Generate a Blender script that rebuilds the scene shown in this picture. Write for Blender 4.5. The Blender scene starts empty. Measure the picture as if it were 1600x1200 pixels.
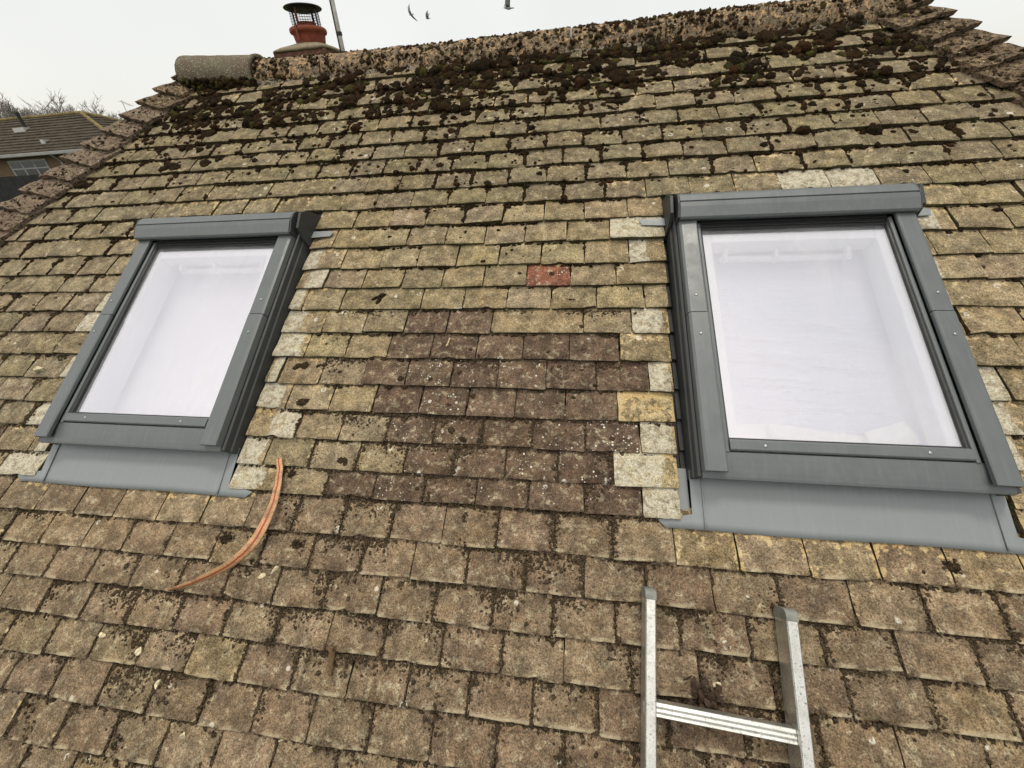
import bpy, bmesh, math, random
import numpy as np
from mathutils import Matrix, Vector

random.seed(7)
rng = np.random.default_rng(11)
scene = bpy.context.scene
COL = scene.collection

# ------------------------------------------------------------------ camera
PITCH = math.radians(36.0)          # slope of the front roof face
Z0 = 3.0                            # height of the roof point straight below the camera
CAM_W = 1.23454                     # camera distance from the roof face
FPX = 617.55                        # focal length in pixels of a 1600 px wide picture
RC = np.array([[0.98884461, 0.07636629, -0.12788482],
               [0.02222492, -0.92460544, -0.38027732],
               [-0.14728337, 0.37319295, -0.91598834]])   # roof axes -> camera axes (x right, y down, z forward)
RW = np.array([[1, 0, 0],
               [0, math.cos(PITCH), -math.sin(PITCH)],
               [0, math.sin(PITCH), math.cos(PITCH)]])      # roof axes -> world
CAM = RW @ np.array([0, 0, CAM_W]) + np.array([0, 0, Z0])
c2w = (np.diag([1.0, -1.0, -1.0]) @ RC @ RW.T).T
cam_data = bpy.data.cameras.new('camera')
cam_data.sensor_width = 36.0
cam_data.lens = FPX / 1600.0 * 36.0
cam_data.clip_start = 0.02
cam_data.clip_end = 3000.0
cam = bpy.data.objects.new('camera', cam_data)
COL.objects.link(cam)
M = Matrix([[*c2w[i], CAM[i]] for i in range(3)] + [[0, 0, 0, 1]])
cam.matrix_world = M
scene.camera = cam


def project(u, v, w):
    q = RC @ np.array([u, v, w - CAM_W])
    return 800 + FPX * q[0] / q[2], 600 + FPX * q[1] / q[2]


def roof_at(x, y, w=0.0):
    d = RC.T @ np.array([(x - 800) / FPX, (y - 600) / FPX, 1.0])
    t = (w - CAM_W) / d[2]
    return np.array([0, 0, CAM_W]) + t * d


def at(x, y, Y):
    d = RW @ RC.T @ np.array([(x - 800) / FPX, (y - 600) / FPX, 1.0])
    t = (Y - CAM[1]) / d[1]
    return CAM + t * d


# ------------------------------------------------------------------ sky, sun, exposure
world = bpy.data.worlds.new('World')
scene.world = world
world.use_nodes = True
wn = world.node_tree
wn.nodes.clear()
w_out = wn.nodes.new('ShaderNodeOutputWorld')
w_add = wn.nodes.new('ShaderNodeAddShader')
w_sky = wn.nodes.new('ShaderNodeTexSky')
w_sky.sky_type = 'NISHITA'
w_sky.sun_disc = False
w_sky.dust_density = 6.0
w_sky.air_density = 0.6
w_sky.sun_elevation = math.radians(64)
w_sky.sun_rotation = math.radians(200)
w_b1 = wn.nodes.new('ShaderNodeBackground')
w_b1.inputs['Strength'].default_value = 0.05
w_b2 = wn.nodes.new('ShaderNodeBackground')          # the closed white cloud layer
w_b2.inputs['Strength'].default_value = 0.545
w_tc = wn.nodes.new('ShaderNodeTexCoord')
w_no = wn.nodes.new('ShaderNodeTexNoise')
w_no.inputs['Scale'].default_value = 2.2
w_no.inputs['Detail'].default_value = 3.0
w_cr = wn.nodes.new('ShaderNodeValToRGB')
w_cr.color_ramp.elements[0].position = 0.3
w_cr.color_ramp.elements[0].color = (0.99, 0.97, 0.875, 1)
w_cr.color_ramp.elements[1].position = 0.75
w_cr.color_ramp.elements[1].color = (1.13, 1.105, 0.995, 1)
wn.links.new(w_tc.outputs['Generated'], w_no.inputs['Vector'])
wn.links.new(w_no.outputs['Fac'], w_cr.inputs['Fac'])
wn.links.new(w_cr.outputs['Color'], w_b2.inputs['Color'])
wn.links.new(w_sky.outputs['Color'], w_b1.inputs['Color'])
wn.links.new(w_b1.outputs[0], w_add.inputs[0])
wn.links.new(w_b2.outputs[0], w_add.inputs[1])
wn.links.new(w_add.outputs[0], w_out.inputs['Surface'])

sun_data = bpy.data.lights.new('sun', 'SUN')
sun_data.energy = 1.5
sun_data.angle = math.radians(14)
sun_data.color = (1.0, 0.94, 0.80)
sun = bpy.data.objects.new('sun', sun_data)
COL.objects.link(sun)
sun.rotation_euler = (math.radians(-6), math.radians(4), 0)     # light falls almost straight down

scene.view_settings.view_transform = 'Standard'
scene.view_settings.look = 'None'
scene.view_settings.gamma = 1.0
scene.view_settings.use_curve_mapping = False
scene.view_settings.exposure = 0.48
scene.cycles.use_denoising = True
scene.cycles.use_adaptive_sampling = True
scene.cycles.adaptive_threshold = 0.02
scene.cycles.max_bounces = 5
scene.cycles.diffuse_bounces = 3
scene.cycles.transparent_max_bounces = 12


# ------------------------------------------------------------------ helpers
def tag(o, label=None, cat=None, group=None, kind=None):
    if label: o['label'] = label
    if cat: o['category'] = cat
    if group: o['group'] = group
    if kind: o['kind'] = kind
    return o


def empty(name, loc=(0, 0, 0), rot=(0, 0, 0), parent=None):
    o = bpy.data.objects.new(name, None)
    o.empty_display_size = 0.1
    COL.objects.link(o)
    o.location = loc
    o.rotation_euler = rot
    if parent: o.parent = parent
    return o


def obj(name, me, mat, parent=None, smooth=False, loc=None):
    o = bpy.data.objects.new(name, me)
    COL.objects.link(o)
    if mat and not me.materials: me.materials.append(mat)
    if parent: o.parent = parent
    if loc is not None: o.location = loc
    if smooth:
        me.polygons.foreach_set('use_smooth', np.ones(len(me.polygons), bool))
    return o


def mesh_from(name, verts, faces, uvs=None, attrs=None, smooth=True):
    """verts (n,3); faces: int array (m,k) or list of lists; uvs per vertex (n,2); attrs name->(n,4)"""
    me = bpy.data.meshes.new(name)
    if isinstance(faces, np.ndarray):
        m, k = faces.shape
        me.vertices.add(len(verts))
        me.vertices.foreach_set('co', np.asarray(verts, np.float32).ravel())
        me.loops.add(m * k)
        me.loops.foreach_set('vertex_index', faces.astype(np.int32).ravel())
        me.polygons.add(m)
        me.polygons.foreach_set('loop_start', np.arange(0, m * k, k, dtype=np.int32))
        me.update(calc_edges=True)
    else:
        me.from_pydata([tuple(map(float, v)) for v in verts], [], [tuple(map(int, f)) for f in faces])
    if uvs is not None:
        lay = me.uv_layers.new(name='UVMap')
        li = np.zeros(len(me.loops), np.int32)
        me.loops.foreach_get('vertex_index', li)
        lay.data.foreach_set('uv', np.asarray(uvs, np.float32)[li].ravel())
    for k, a in (attrs or {}).items():
        at_ = me.attributes.new(k, 'FLOAT_COLOR', 'POINT')
        at_.data.foreach_set('color', np.asarray(a, np.float32).ravel())
    if smooth:
        me.polygons.foreach_set('use_smooth', np.ones(len(me.polygons), bool))
    me.validate()
    me.update()
    return me


def bm_mesh(name, bm, bevel=0.0, seg=2, smooth=False):
    bmesh.ops.recalc_face_normals(bm, faces=bm.faces)
    if bevel > 0:
        bmesh.ops.bevel(bm, geom=list(bm.edges), offset=bevel, segments=seg, profile=0.5, affect='EDGES', clamp_overlap=True)
    me = bpy.data.meshes.new(name)
    bm.to_mesh(me)
    bm.free()
    if smooth:
        me.polygons.foreach_set('use_smooth', np.ones(len(me.polygons), bool))
    return me


def bm_box(bm, x0, x1, y0, y1, z0, z1):
    vs = [bm.verts.new((x, y, z)) for x in (x0, x1) for y in (y0, y1) for z in (z0, z1)]
    for f in ((0, 1, 3, 2), (4, 6, 7, 5), (0, 4, 5, 1), (2, 3, 7, 6), (0, 2, 6, 4), (1, 5, 7, 3)):
        bm.faces.new([vs[i] for i in f])


def bm_prism(bm, prof, a0, a1, axis='x'):
    """extrude a closed profile; axis x: prof is (y,z); axis y: prof is (x,z); axis z: prof is (x,y)"""
    def P(q, a):
        if axis == 'x': return (a, q[0], q[1])
        if axis == 'y': return (q[0], a, q[1])
        return (q[0], q[1], a)
    A = [bm.verts.new(P(q, a0)) for q in prof]
    B = [bm.verts.new(P(q, a1)) for q in prof]
    n = len(prof)
    for i in range(n):
        bm.faces.new((A[i], A[(i + 1) % n], B[(i + 1) % n], B[i]))
    bm.faces.new(A[::-1])
    bm.faces.new(B)


def bm_tube(bm, pts, rads, n=8, caps=True):
    pts = [Vector(p) for p in pts]
    if not hasattr(rads, '__len__'): rads = [rads] * len(pts)
    rings = []
    for i, p in enumerate(pts):
        d = (pts[min(i + 1, len(pts) - 1)] - pts[max(i - 1, 0)]).normalized()
        up = Vector((0, 0, 1)) if abs(d.z) < 0.95 else Vector((1, 0, 0))
        a = d.cross(up).normalized()
        b = d.cross(a).normalized()
        rings.append([bm.verts.new(p + (a * math.cos(t) + b * math.sin(t)) * rads[i]) for t in [2 * math.pi * k / n for k in range(n)]])
    for r0, r1 in zip(rings, rings[1:]):
        for k in range(n):
            bm.faces.new((r0[k], r0[(k + 1) % n], r1[(k + 1) % n], r1[k]))
    if caps:
        bm.faces.new(rings[0][::-1])
        bm.faces.new(rings[-1])


def bm_lathe(bm, prof, n=32, center=(0, 0, 0)):
    """prof list of (r,z)"""
    cx, cy, cz = center
    rings = []
    for r, z in prof:
        rings.append([bm.verts.new((cx + r * math.cos(2 * math.pi * k / n), cy + r * math.sin(2 * math.pi * k / n), cz + z)) for k in range(n)])
    for r0, r1 in zip(rings, rings[1:]):
        for k in range(n):
            bm.faces.new((r0[k], r0[(k + 1) % n], r1[(k + 1) % n], r1[k]))
    bm.faces.new(rings[0][::-1])
    bm.faces.new(rings[-1])


def box_part(name, dims, mat, parent, bevel=0.0015):
    bm = bmesh.new()
    bm_box(bm, *dims)
    return obj(name, bm_mesh(name, bm, bevel), mat, parent)


def prism_part(name, prof, a0, a1, mat, parent, axis='x', bevel=0.0012):
    bm = bmesh.new()
    bm_prism(bm, prof, a0, a1, axis)
    return obj(name, bm_mesh(name, bm, bevel), mat, parent)


def hash2(i, j, s=0):
    x = np.sin(i * 127.1 + j * 311.7 + s * 74.7) * 43758.5453
    return x - np.floor(x)


def vnoise(x, y, s=0):
    x = np.asarray(x, float); y = np.asarray(y, float)
    i = np.floor(x); j = np.floor(y); fx = x - i; fy = y - j
    fx = fx * fx * (3 - 2 * fx); fy = fy * fy * (3 - 2 * fy)
    a = hash2(i, j, s); b = hash2(i + 1, j, s); c = hash2(i, j + 1, s); d = hash2(i + 1, j + 1, s)
    return (a * (1 - fx) + b * fx) * (1 - fy) + (c * (1 - fx) + d * fx) * fy


# ------------------------------------------------------------------ materials
class NT:
    def __init__(self, name):
        self.mat = bpy.data.materials.new(name)
        self.mat.use_nodes = True
        self.t = self.mat.node_tree
        self.t.nodes.clear()
        self.out = self.t.nodes.new('ShaderNodeOutputMaterial')

    def n(self, typ, **kw):
        nd = self.t.nodes.new(typ)
        for k, v in kw.items():
            setattr(nd, k, v)
        return nd

    def put(self, sock, val):
        if isinstance(val, bpy.types.NodeSocket):
            self.t.links.new(val, sock)
        elif val is not None:
            if hasattr(sock.default_value, '__len__') and not hasattr(val, '__len__'):
                val = (val, val, val, 1)[:len(sock.default_value)]
            if hasattr(sock.default_value, '__len__') and len(sock.default_value) == 4 and len(val) == 3:
                val = (*val, 1)
            sock.default_value = val

    def math(self, op, a, b=None, clamp=False):
        nd = self.n('ShaderNodeMath', operation=op, use_clamp=clamp)
        self.put(nd.inputs[0], a)
        if b is not None: self.put(nd.inputs[1], b)
        return nd.outputs[0]

    def mix(self, f, a, b, mode='MIX'):
        nd = self.n('ShaderNodeMix', data_type='RGBA', blend_type=mode)
        self.put(nd.inputs[0], f)
        self.put(nd.inputs[6], a)
        self.put(nd.inputs[7], b)
        return nd.outputs[2]

    def ramp(self, f, lo, hi, c0=0.0, c1=1.0):
        nd = self.n('ShaderNodeMapRange', interpolation_type='SMOOTHSTEP')
        self.put(nd.inputs[0], f)
        self.put(nd.inputs[1], lo)
        self.put(nd.inputs[2], hi)
        self.put(nd.inputs[3], c0)
        self.put(nd.inputs[4], c1)
        return nd.outputs[0]

    def noise(self, vec, scale, detail=3, rough=0.55):
        nd = self.n('ShaderNodeTexNoise')
        self.put(nd.inputs['Vector'], vec)
        nd.inputs['Scale'].default_value = scale
        nd.inputs['Detail'].default_value = detail
        nd.inputs['Roughness'].default_value = rough
        return nd.outputs['Fac']

    def voronoi(self, vec, scale):
        nd = self.n('ShaderNodeTexVoronoi')
        self.put(nd.inputs['Vector'], vec)
        nd.inputs['Scale'].default_value = scale
        return nd

    def pos(self):
        return self.n('ShaderNodeNewGeometry').outputs['Position']

    def attr(self, name):
        nd = self.n('ShaderNodeAttribute', attribute_name=name)
        return nd.outputs['Color']

    def sep(self, c):
        nd = self.n('ShaderNodeSeparateColor')
        self.put(nd.inputs[0], c)
        return nd.outputs

    def bump(self, h, strength, dist, normal=None):
        nd = self.n('ShaderNodeBump')
        nd.inputs['Strength'].default_value = strength
        nd.inputs['Distance'].default_value = dist
        self.put(nd.inputs['Height'], h)
        if normal is not None: self.put(nd.inputs['Normal'], normal)
        return nd.outputs[0]

    def bsdf(self, col, rough=0.8, spec=0.3, metal=0.0, normal=None):
        nd = self.n('ShaderNodeBsdfPrincipled')
        self.put(nd.inputs['Base Color'], col)
        self.put(nd.inputs['Roughness'], rough)
        self.put(nd.inputs['Specular IOR Level'], spec)
        self.put(nd.inputs['Metallic'], metal)
        if normal is not None: self.put(nd.inputs['Normal'], normal)
        self.t.links.new(nd.outputs[0], self.out.inputs['Surface'])
        return self.mat


def tile_material():
    m = NT('weathered_clay_tile')
    P = m.pos()
    tint = m.attr('tint')
    fx = m.sep(m.attr('fx'))          # ochre lichen, white specks, pale strip width
    fx2 = m.sep(m.attr('fx2'))        # strip on the far side, whitened foot, algae
    uv = m.n('ShaderNodeSeparateXYZ')
    m.put(uv.inputs[0], m.n('ShaderNodeUVMap').outputs[0])
    X, Y = uv.outputs[0], uv.outputs[1]
    g1 = m.noise(P, 270, 2, 0.75)
    g2 = m.noise(P, 120, 3, 0.65)
    b1 = m.noise(P, 22, 3, 0.6)
    b2 = m.noise(P, 47, 4, 0.62)
    b3 = m.noise(P, 9, 2, 0.5)
    grain = m.math('ADD', m.ramp(g1, 0.32, 0.70, 0.52, 1.46), m.ramp(g2, 0.3, 0.7, -0.26, 0.26))
    blot = m.ramp(b1, 0.32, 0.68, 0.66, 1.28)
    k = m.math('MULTIPLY', grain, blot)
    col = m.mix(1.0, tint, k, 'MULTIPLY')
    # greenish / brownish drift over the tile
    col = m.mix(m.ramp(b3, 0.4, 0.65, 0.0, 0.35), col, m.mix(1.0, col, (1.08, 1.0, 0.86), 'MULTIPLY'))
    # grey lichen crust
    crust = m.math('MULTIPLY', m.ramp(b2, 0.53, 0.64), 0.5)
    col = m.mix(crust, col, m.mix(1.0, (0.31, 0.275, 0.185), k, 'MULTIPLY'))
    # ochre patches, mostly near the side joints and the head of the exposed part
    ex = m.math('ABSOLUTE', m.math('SUBTRACT', X, 0.5))
    edge = m.math('MAXIMUM', m.ramp(ex, 0.38, 0.5), m.ramp(Y, 0.6, 0.95))
    oc = m.math('ADD', b2, m.math('MULTIPLY', edge, 0.16))
    thr = m.math('SUBTRACT', 0.86, m.math('MULTIPLY', fx[0], 0.34))
    om = m.ramp(m.math('SUBTRACT', oc, thr), 0.0, 0.07)
    och = m.mix(m.ramp(b1, 0.35, 0.65), (0.42, 0.305, 0.14), (0.45, 0.36, 0.20))
    col = m.mix(m.math('MULTIPLY', om, 0.85), col, m.mix(1.0, och, m.math('ADD', m.math('MULTIPLY', grain, 0.6), 0.4), 'MULTIPLY'))
    # pale strip: the part of a re-laid tile its neighbour used to cover
    Xs = m.mix(fx2[0], X, m.math('SUBTRACT', 1.0, X))
    pm = m.ramp(m.math('SUBTRACT', m.math('ADD', Xs, m.math('MULTIPLY', m.math('SUBTRACT', b1, 0.5), 0.45)), fx[2]), -0.035, 0.02, 1.0, 0.0)
    pm = m.math('MULTIPLY', pm, m.ramp(fx[2], 0.01, 0.06))
    pm = m.math('MULTIPLY', pm, m.ramp(b2, 0.36, 0.56, 0.3, 1.0))
    col = m.mix(m.math('MULTIPLY', pm, 0.82), col, m.mix(1.0, (0.43, 0.405, 0.32), m.math('ADD', m.math('MULTIPLY', grain, 0.7), 0.3), 'MULTIPLY'))
    # whitened foot of the lower courses
    fm = m.ramp(m.math('ADD', Y, m.math('MULTIPLY', m.math('SUBTRACT', g2, 0.5), 0.12)), 0.03, 0.13, 1.0, 0.0)
    fm = m.math('MULTIPLY', m.math('MULTIPLY', fm, fx2[1]), m.ramp(b1, 0.46, 0.60))
    col = m.mix(m.math('MULTIPLY', fm, 0.6), col, (0.52, 0.46, 0.31))
    # white lichen specks, rings and rounder spots
    v1 = m.voronoi(P, 120)
    gate = m.ramp(m.noise(P, 34, 2, 0.5), 0.47, 0.62)
    v1c = m.sep(v1.outputs['Color'])
    r1 = m.math('MULTIPLY', fx[1], m.ramp(v1c[0], 0.3, 1.0, 0.02, 0.5))
    s1 = m.math('MULTIPLY', m.ramp(m.math('SUBTRACT', v1.outputs['Distance'], r1), -0.06, 0.03, 1.0, 0.0), m.math('MULTIPLY', gate, m.ramp(fx[1], 0.02, 0.12)))
    v2 = m.voronoi(P, 17)
    vc = m.sep(v2.outputs['Color'])
    ring = m.math('ABSOLUTE', m.math('SUBTRACT', m.math('ADD', v2.outputs['Distance'], m.math('MULTIPLY', m.math('SUBTRACT', g2, 0.5), 0.2)), m.ramp(vc[2], 0, 1, 0.05, 0.17)))
    s2 = m.math('MULTIPLY', m.ramp(ring, 0.02, 0.05, 1.0, 0.0), m.ramp(vc[0], 0.72, 0.76))
    s2 = m.math('MULTIPLY', s2, m.ramp(b2, 0.42, 0.56))
    s3 = m.math('MULTIPLY', m.ramp(v2.outputs['Distance'], 0.09, 0.13, 1.0, 0.0), m.ramp(vc[1], 0.9, 0.93))
    spots = m.math('MAXIMUM', m.math('MAXIMUM', s1, m.math('MULTIPLY', s2, 0.75)), m.math('MULTIPLY', s3, 0.7))
    col = m.mix(m.math('MULTIPLY', spots, 0.85), col, (0.62, 0.6, 0.52))
    # small dark moss specks
    v3 = m.voronoi(P, 42)
    v3c = m.sep(v3.outputs['Color'])
    dk = m.math('MULTIPLY', m.ramp(v3.outputs['Distance'], 0.1, 0.2, 1.0, 0.0), m.ramp(v3c[0], 0.8, 0.84))
    col = m.mix(m.math('MULTIPLY', dk, 0.6), col, (0.03, 0.024, 0.014))
    # the cut foot of the tile: algae stained clay
    wall = m.ramp(Y, -0.03, -0.005, 1.0, 0.0)
    alg = m.mix(fx2[2], (0.062, 0.045, 0.03), (0.042, 0.038, 0.017))
    col = m.mix(m.math('MULTIPLY', wall, 0.85), col, m.mix(1.0, alg, k, 'MULTIPLY'))
    h = m.math('ADD', m.math('MULTIPLY', g1, 0.8), m.math('MULTIPLY', g2, 1.2))
    return m.bsdf(col, 0.93, 0.18, 0, m.bump(h, 0.75, 0.003))


def moss_material():
    m = NT('dry_moss')
    P = m.pos()
    a = m.sep(m.attr('mcol'))
    g = m.noise(P, 420, 2, 0.7)
    g2 = m.noise(P, 150, 3, 0.6)
    base = m.mix(a[0], (0.019, 0.014, 0.008), (0.046, 0.023, 0.010))
    base = m.mix(a[1], base, (0.07, 0.07, 0.02))
    base = m.mix(a[2], base, (0.088, 0.066, 0.042))
    col = m.mix(1.0, base, m.math('ADD', m.ramp(g, 0.3, 0.7, 0.25, 1.7), m.ramp(g2, 0.3, 0.7, -0.15, 0.3)), 'MULTIPLY')
    return m.bsdf(col, 1.0, 0.05, 0, m.bump(m.math('ADD', g, m.math('MULTIPLY', g2, 1.5)), 1.0, 0.006))


def crusty_material(name, base, dark, accent, acc_amt=0.5, dark_amt=0.5):
    m = NT(name)
    P = m.pos()
    g = m.noise(P, 300, 3, 0.7)
    b = m.noise(P, 42, 5, 0.65)
    b2 = m.noise(P, 70, 4, 0.65)
    v = m.voronoi(P, 60)
    vcol = m.sep(v.outputs['Color'])
    col = m.mix(m.ramp(b, 0.62 - 0.2 * acc_amt, 0.70 - 0.15 * acc_amt), base, accent)
    col = m.mix(m.ramp(b2, 0.70 - 0.24 * dark_amt, 0.76 - 0.22 * dark_amt), col, dark)
    col = m.mix(m.math('MULTIPLY', m.ramp(v.outputs['Distance'], 0.18, 0.3, 1, 0), m.ramp(vcol[0], 0.62, 0.66)), col, dark)
    col = m.mix(m.math('MULTIPLY', m.ramp(v.outputs['Distance'], 0.12, 0.2, 1, 0), m.ramp(vcol[1], 0.84, 0.87)), col, (0.55, 0.54, 0.47))
    col = m.mix(1.0, col, m.ramp(g, 0.3, 0.7, 0.5, 1.5), 'MULTIPLY')
    h = m.math('ADD', g, m.math('MULTIPLY', b2, 2.0))
    return m.bsdf(col, 0.95, 0.15, 0, m.bump(h, 0.9, 0.005))


def paint_material(name, col, rough=0.38, spec=0.5, dirt=0.12, scale=14, metal=0.0):
    m = NT(name)
    P = m.pos()
    n = m.noise(P, scale, 5, 0.62)
    n2 = m.noise(P, 160, 3, 0.6)
    v = m.noise(P, 55, 4, 0.7)
    mp = m.n('ShaderNodeMapping'); m.put(mp.inputs[0], m.n('ShaderNodeTexCoord').outputs['Object']); mp.inputs['Scale'].default_value = (1.0, .07, 1.0)
    stk = m.noise(mp.outputs[0], 85, 3, 0.6)
    col0 = col
    c = m.mix(m.ramp(n, 0.35, 0.7, 0.0, dirt), col, tuple(min(1, q * 1.35 + 0.03) for q in col))
    c = m.mix(m.math('MULTIPLY', m.ramp(v, 0.66, 0.74), dirt * 1.6), c, tuple(min(1, q * 1.9 + 0.08) for q in col))
    c = m.mix(m.math('MULTIPLY', m.ramp(stk, 0.52, 0.72), dirt * 1.5), c, tuple(min(1, q * 1.5 + 0.05) for q in col0))
    c = m.mix(m.math('MULTIPLY', m.ramp(stk, 0.46, 0.30), dirt * 1.5), c, tuple(q * .6 for q in col0))
    r = m.math('ADD', rough, m.ramp(n, 0.3, 0.7, -0.06, 0.14))
    return m.bsdf(c, r, spec, metal, m.bump(m.math('ADD', n2, m.math('MULTIPLY', n, 2.0)), 0.08, 0.002))


def plain(name, col, rough=0.7, spec=0.3, vary=0.15, scale=30, bump=0.15, bdist=0.004, metal=0.0):
    m = NT(name)
    P = m.pos()
    n = m.noise(P, scale, 4, 0.6)
    c = m.mix(1.0, col, m.ramp(n, 0.3, 0.7, 1 - vary, 1 + vary), 'MULTIPLY')
    return m.bsdf(c, rough, spec, metal, m.bump(n, bump, bdist))


def glass_material(name, base, k):
    m = NT(name)
    lw = m.n('ShaderNodeLayerWeight')
    lw.inputs['Blend'].default_value = 0.5
    f3 = m.math('POWER', lw.outputs['Facing'], 3.0)
    f = m.math('ADD', base, m.math('MULTIPLY', f3, k))
    tr = m.n('ShaderNodeBsdfTransparent')
    tr.inputs[0].default_value = (0.975, 0.98, 0.99, 1)
    gl = m.n('ShaderNodeBsdfGlossy')
    gl.inputs['Roughness'].default_value = 0.02
    gl.inputs['Color'].default_value = (0.965, 0.95, 1.0, 1)
    P = m.pos()
    ds = m.n('ShaderNodeBsdfDiffuse'); ds.inputs[0].default_value = (.7, .7, .68, 1)
    mp = m.n('ShaderNodeMapping'); m.put(mp.inputs[0], m.n('ShaderNodeTexCoord').outputs['Object']); mp.inputs['Scale'].default_value = (1.0, .25, 1.0); mp.inputs['Rotation'].default_value = (0, 0, .35)
    dm = m.math('MULTIPLY', m.ramp(m.noise(mp.outputs[0], 9, 5, .65), .48, .75), .07)
    mx = m.n('ShaderNodeMixShader')
    m.put(mx.inputs[0], f)
    m.t.links.new(tr.outputs[0], mx.inputs[1])
    m.t.links.new(gl.outputs[0], mx.inputs[2])
    mx2 = m.n('ShaderNodeMixShader'); m.put(mx2.inputs[0], dm)
    m.t.links.new(mx.outputs[0], mx2.inputs[1]); m.t.links.new(ds.outputs[0], mx2.inputs[2])
    m.t.links.new(mx2.outputs[0], m.out.inputs['Surface'])
    return m.mat


MT = {}
MT['tile'] = tile_material()
MT['moss'] = moss_material()
MT['deck'] = plain('roof_felt', (0.016, 0.014, 0.012), 0.95, 0.1)
MT['hip'] = crusty_material('pinkish_hip_clay', (0.165, 0.120, 0.088), (0.036, 0.029, 0.019), (0.23, 0.19, 0.125), 0.6, 0.75)
MT['hip_dark'] = crusty_material('brown_hip_clay', (0.140, 0.102, 0.066), (0.030, 0.023, 0.014), (0.27, 0.20, 0.115), 0.5, 0.8)
MT['ridge'] = crusty_material('lichened_ridge_clay', (0.195, 0.150, 0.10), (0.034, 0.026, 0.016), (0.42, 0.275, 0.145), 0.62, 0.72)
MT['bed'] = crusty_material('ridge_mortar', (0.22, 0.19, 0.14), (0.03, 0.028, 0.014), (0.3, 0.26, 0.18), 0.3, 0.9)
MT['frame'] = paint_material('grey_coated_aluminium', (0.084, 0.095, 0.099), 0.36, 0.5, 0.10)
MT['apron'] = paint_material('grey_flashing_sheet', (0.166, 0.185, 0.192), 0.45, 0.5, 0.06, 7)
MT['dark'] = paint_material('gasket_and_shaded_head', (0.018, 0.020, 0.020), 0.5, 0.4, 0.05)  # gaskets, and the sash head with the hood's shade in its colour
MT['side'] = paint_material('shaded_grey_flashing', (0.028, 0.031, 0.032), 0.5, 0.4, 0.08)  # darker copy of the grey: shade on the upright sides put into the colour
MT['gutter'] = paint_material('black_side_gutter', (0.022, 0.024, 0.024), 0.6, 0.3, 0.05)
MT['steel'] = plain('screw_steel', (0.35, 0.36, 0.36), 0.35, 0.5, 0.1, 90, 0.05, 0.001, 0.8)
MT['white'] = plain('white_lacquer', (0.82, 0.84, 0.82), 0.45, 0.4, 0.02, 12, 0.02)
MT['lining'] = plain('white_lining_board', (0.84, 0.835, 0.87), 0.7, 0.3, 0.03, 6, 0.03)
MT['glass_l'] = glass_material('window_glass', 0.43, 0.5)


def film_material():
    m = NT('crinkled_white_film')
    P = m.n('ShaderNodeTexCoord').outputs['Object']
    mp = m.n('ShaderNodeMapping')
    m.put(mp.inputs[0], P)
    mp.inputs['Scale'].default_value = (1.6, 9.0, 1.0)
    n = m.noise(mp.outputs[0], 7, 6, 0.62)
    r = m.math('ABSOLUTE', m.math('SUBTRACT', n, 0.5))
    crease = m.ramp(r, 0.0, 0.02, 1.0, 0.0)
    c = m.mix(m.ramp(m.noise(P, 3, 2), 0.35, 0.65), (0.66, 0.71, 0.83), (0.76, 0.77, 0.84))
    return m.bsdf(c, 0.35, 0.5, 0, m.bump(m.math('ADD', n, m.math('MULTIPLY', crease, 1.0)), 0.35, 0.012))


MT['film'] = film_material()

# ------------------------------------------------------------------ the house and its tiled roof
GAUGE = 0.10394
DV = {-8: .007, -7: .003, -6: .005, -5: .003, -4: .005, -3: .006, -2: .005, -1: .003, 0: .001, 1: -.002, 2: -.008, 3: -.012, 4: -.008,
      5: -.007, 6: -.006, 7: -.008, 8: -.012, 9: -.011, 10: -.008, 11: -.005, 12: .014, 13: 0, 14: .001, 15: .007, 16: .011, 17: .016}
PHASE = {-6: .098, -5: .018, -4: .108, -3: .030, -2: .110, -1: .045, 0: .119, 1: .039, 2: .138, 3: .039, 4: .157, 5: .086, 6: .039, 7: .161,
         8: .084, 9: .152, 10: .05, 11: .133, 12: .047, 13: .128, 14: .049, 15: .131, 16: 0.0, 17: .087, 18: .003}
TW = 0.167
SLOPE = 0.145                       # each course rides up on the one below
APEX = 2.48
WIN_L, WIN_R = -1.538, 0.745
HALF_OPEN = 0.41
C_FIRST, C_LAST = -10, 22


def course_v(c):
    return 1.3334 - c * GAUGE + DV.get(c, .007 if c < 0 else .016)


def hip_l(v): return -2.335 + (v - 2.367) * 0.617
def hip_r(v): return 1.508 - (v - 2.338) * 0.575


house = tag(empty('house'), 'house with a weathered mossy plain tile hipped roof filling the picture', 'house')
roof_me = None
bm = bmesh.new()


def deck_quad(v0, v1, l0, r0, l1, r1):
    a = [bm.verts.new((l0, v0, -.055)), bm.verts.new((r0, v0, -.055)), bm.verts.new((r1, v1, -.055)), bm.verts.new((l1, v1, -.055))]
    b = [bm.verts.new((p.co.x, p.co.y, -.075)) for p in a]
    bm.faces.new(a)
    bm.faces.new(b[::-1])
    for i in range(4): bm.faces.new((a[i], b[i], b[(i + 1) % 4], a[(i + 1) % 4]))


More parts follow.
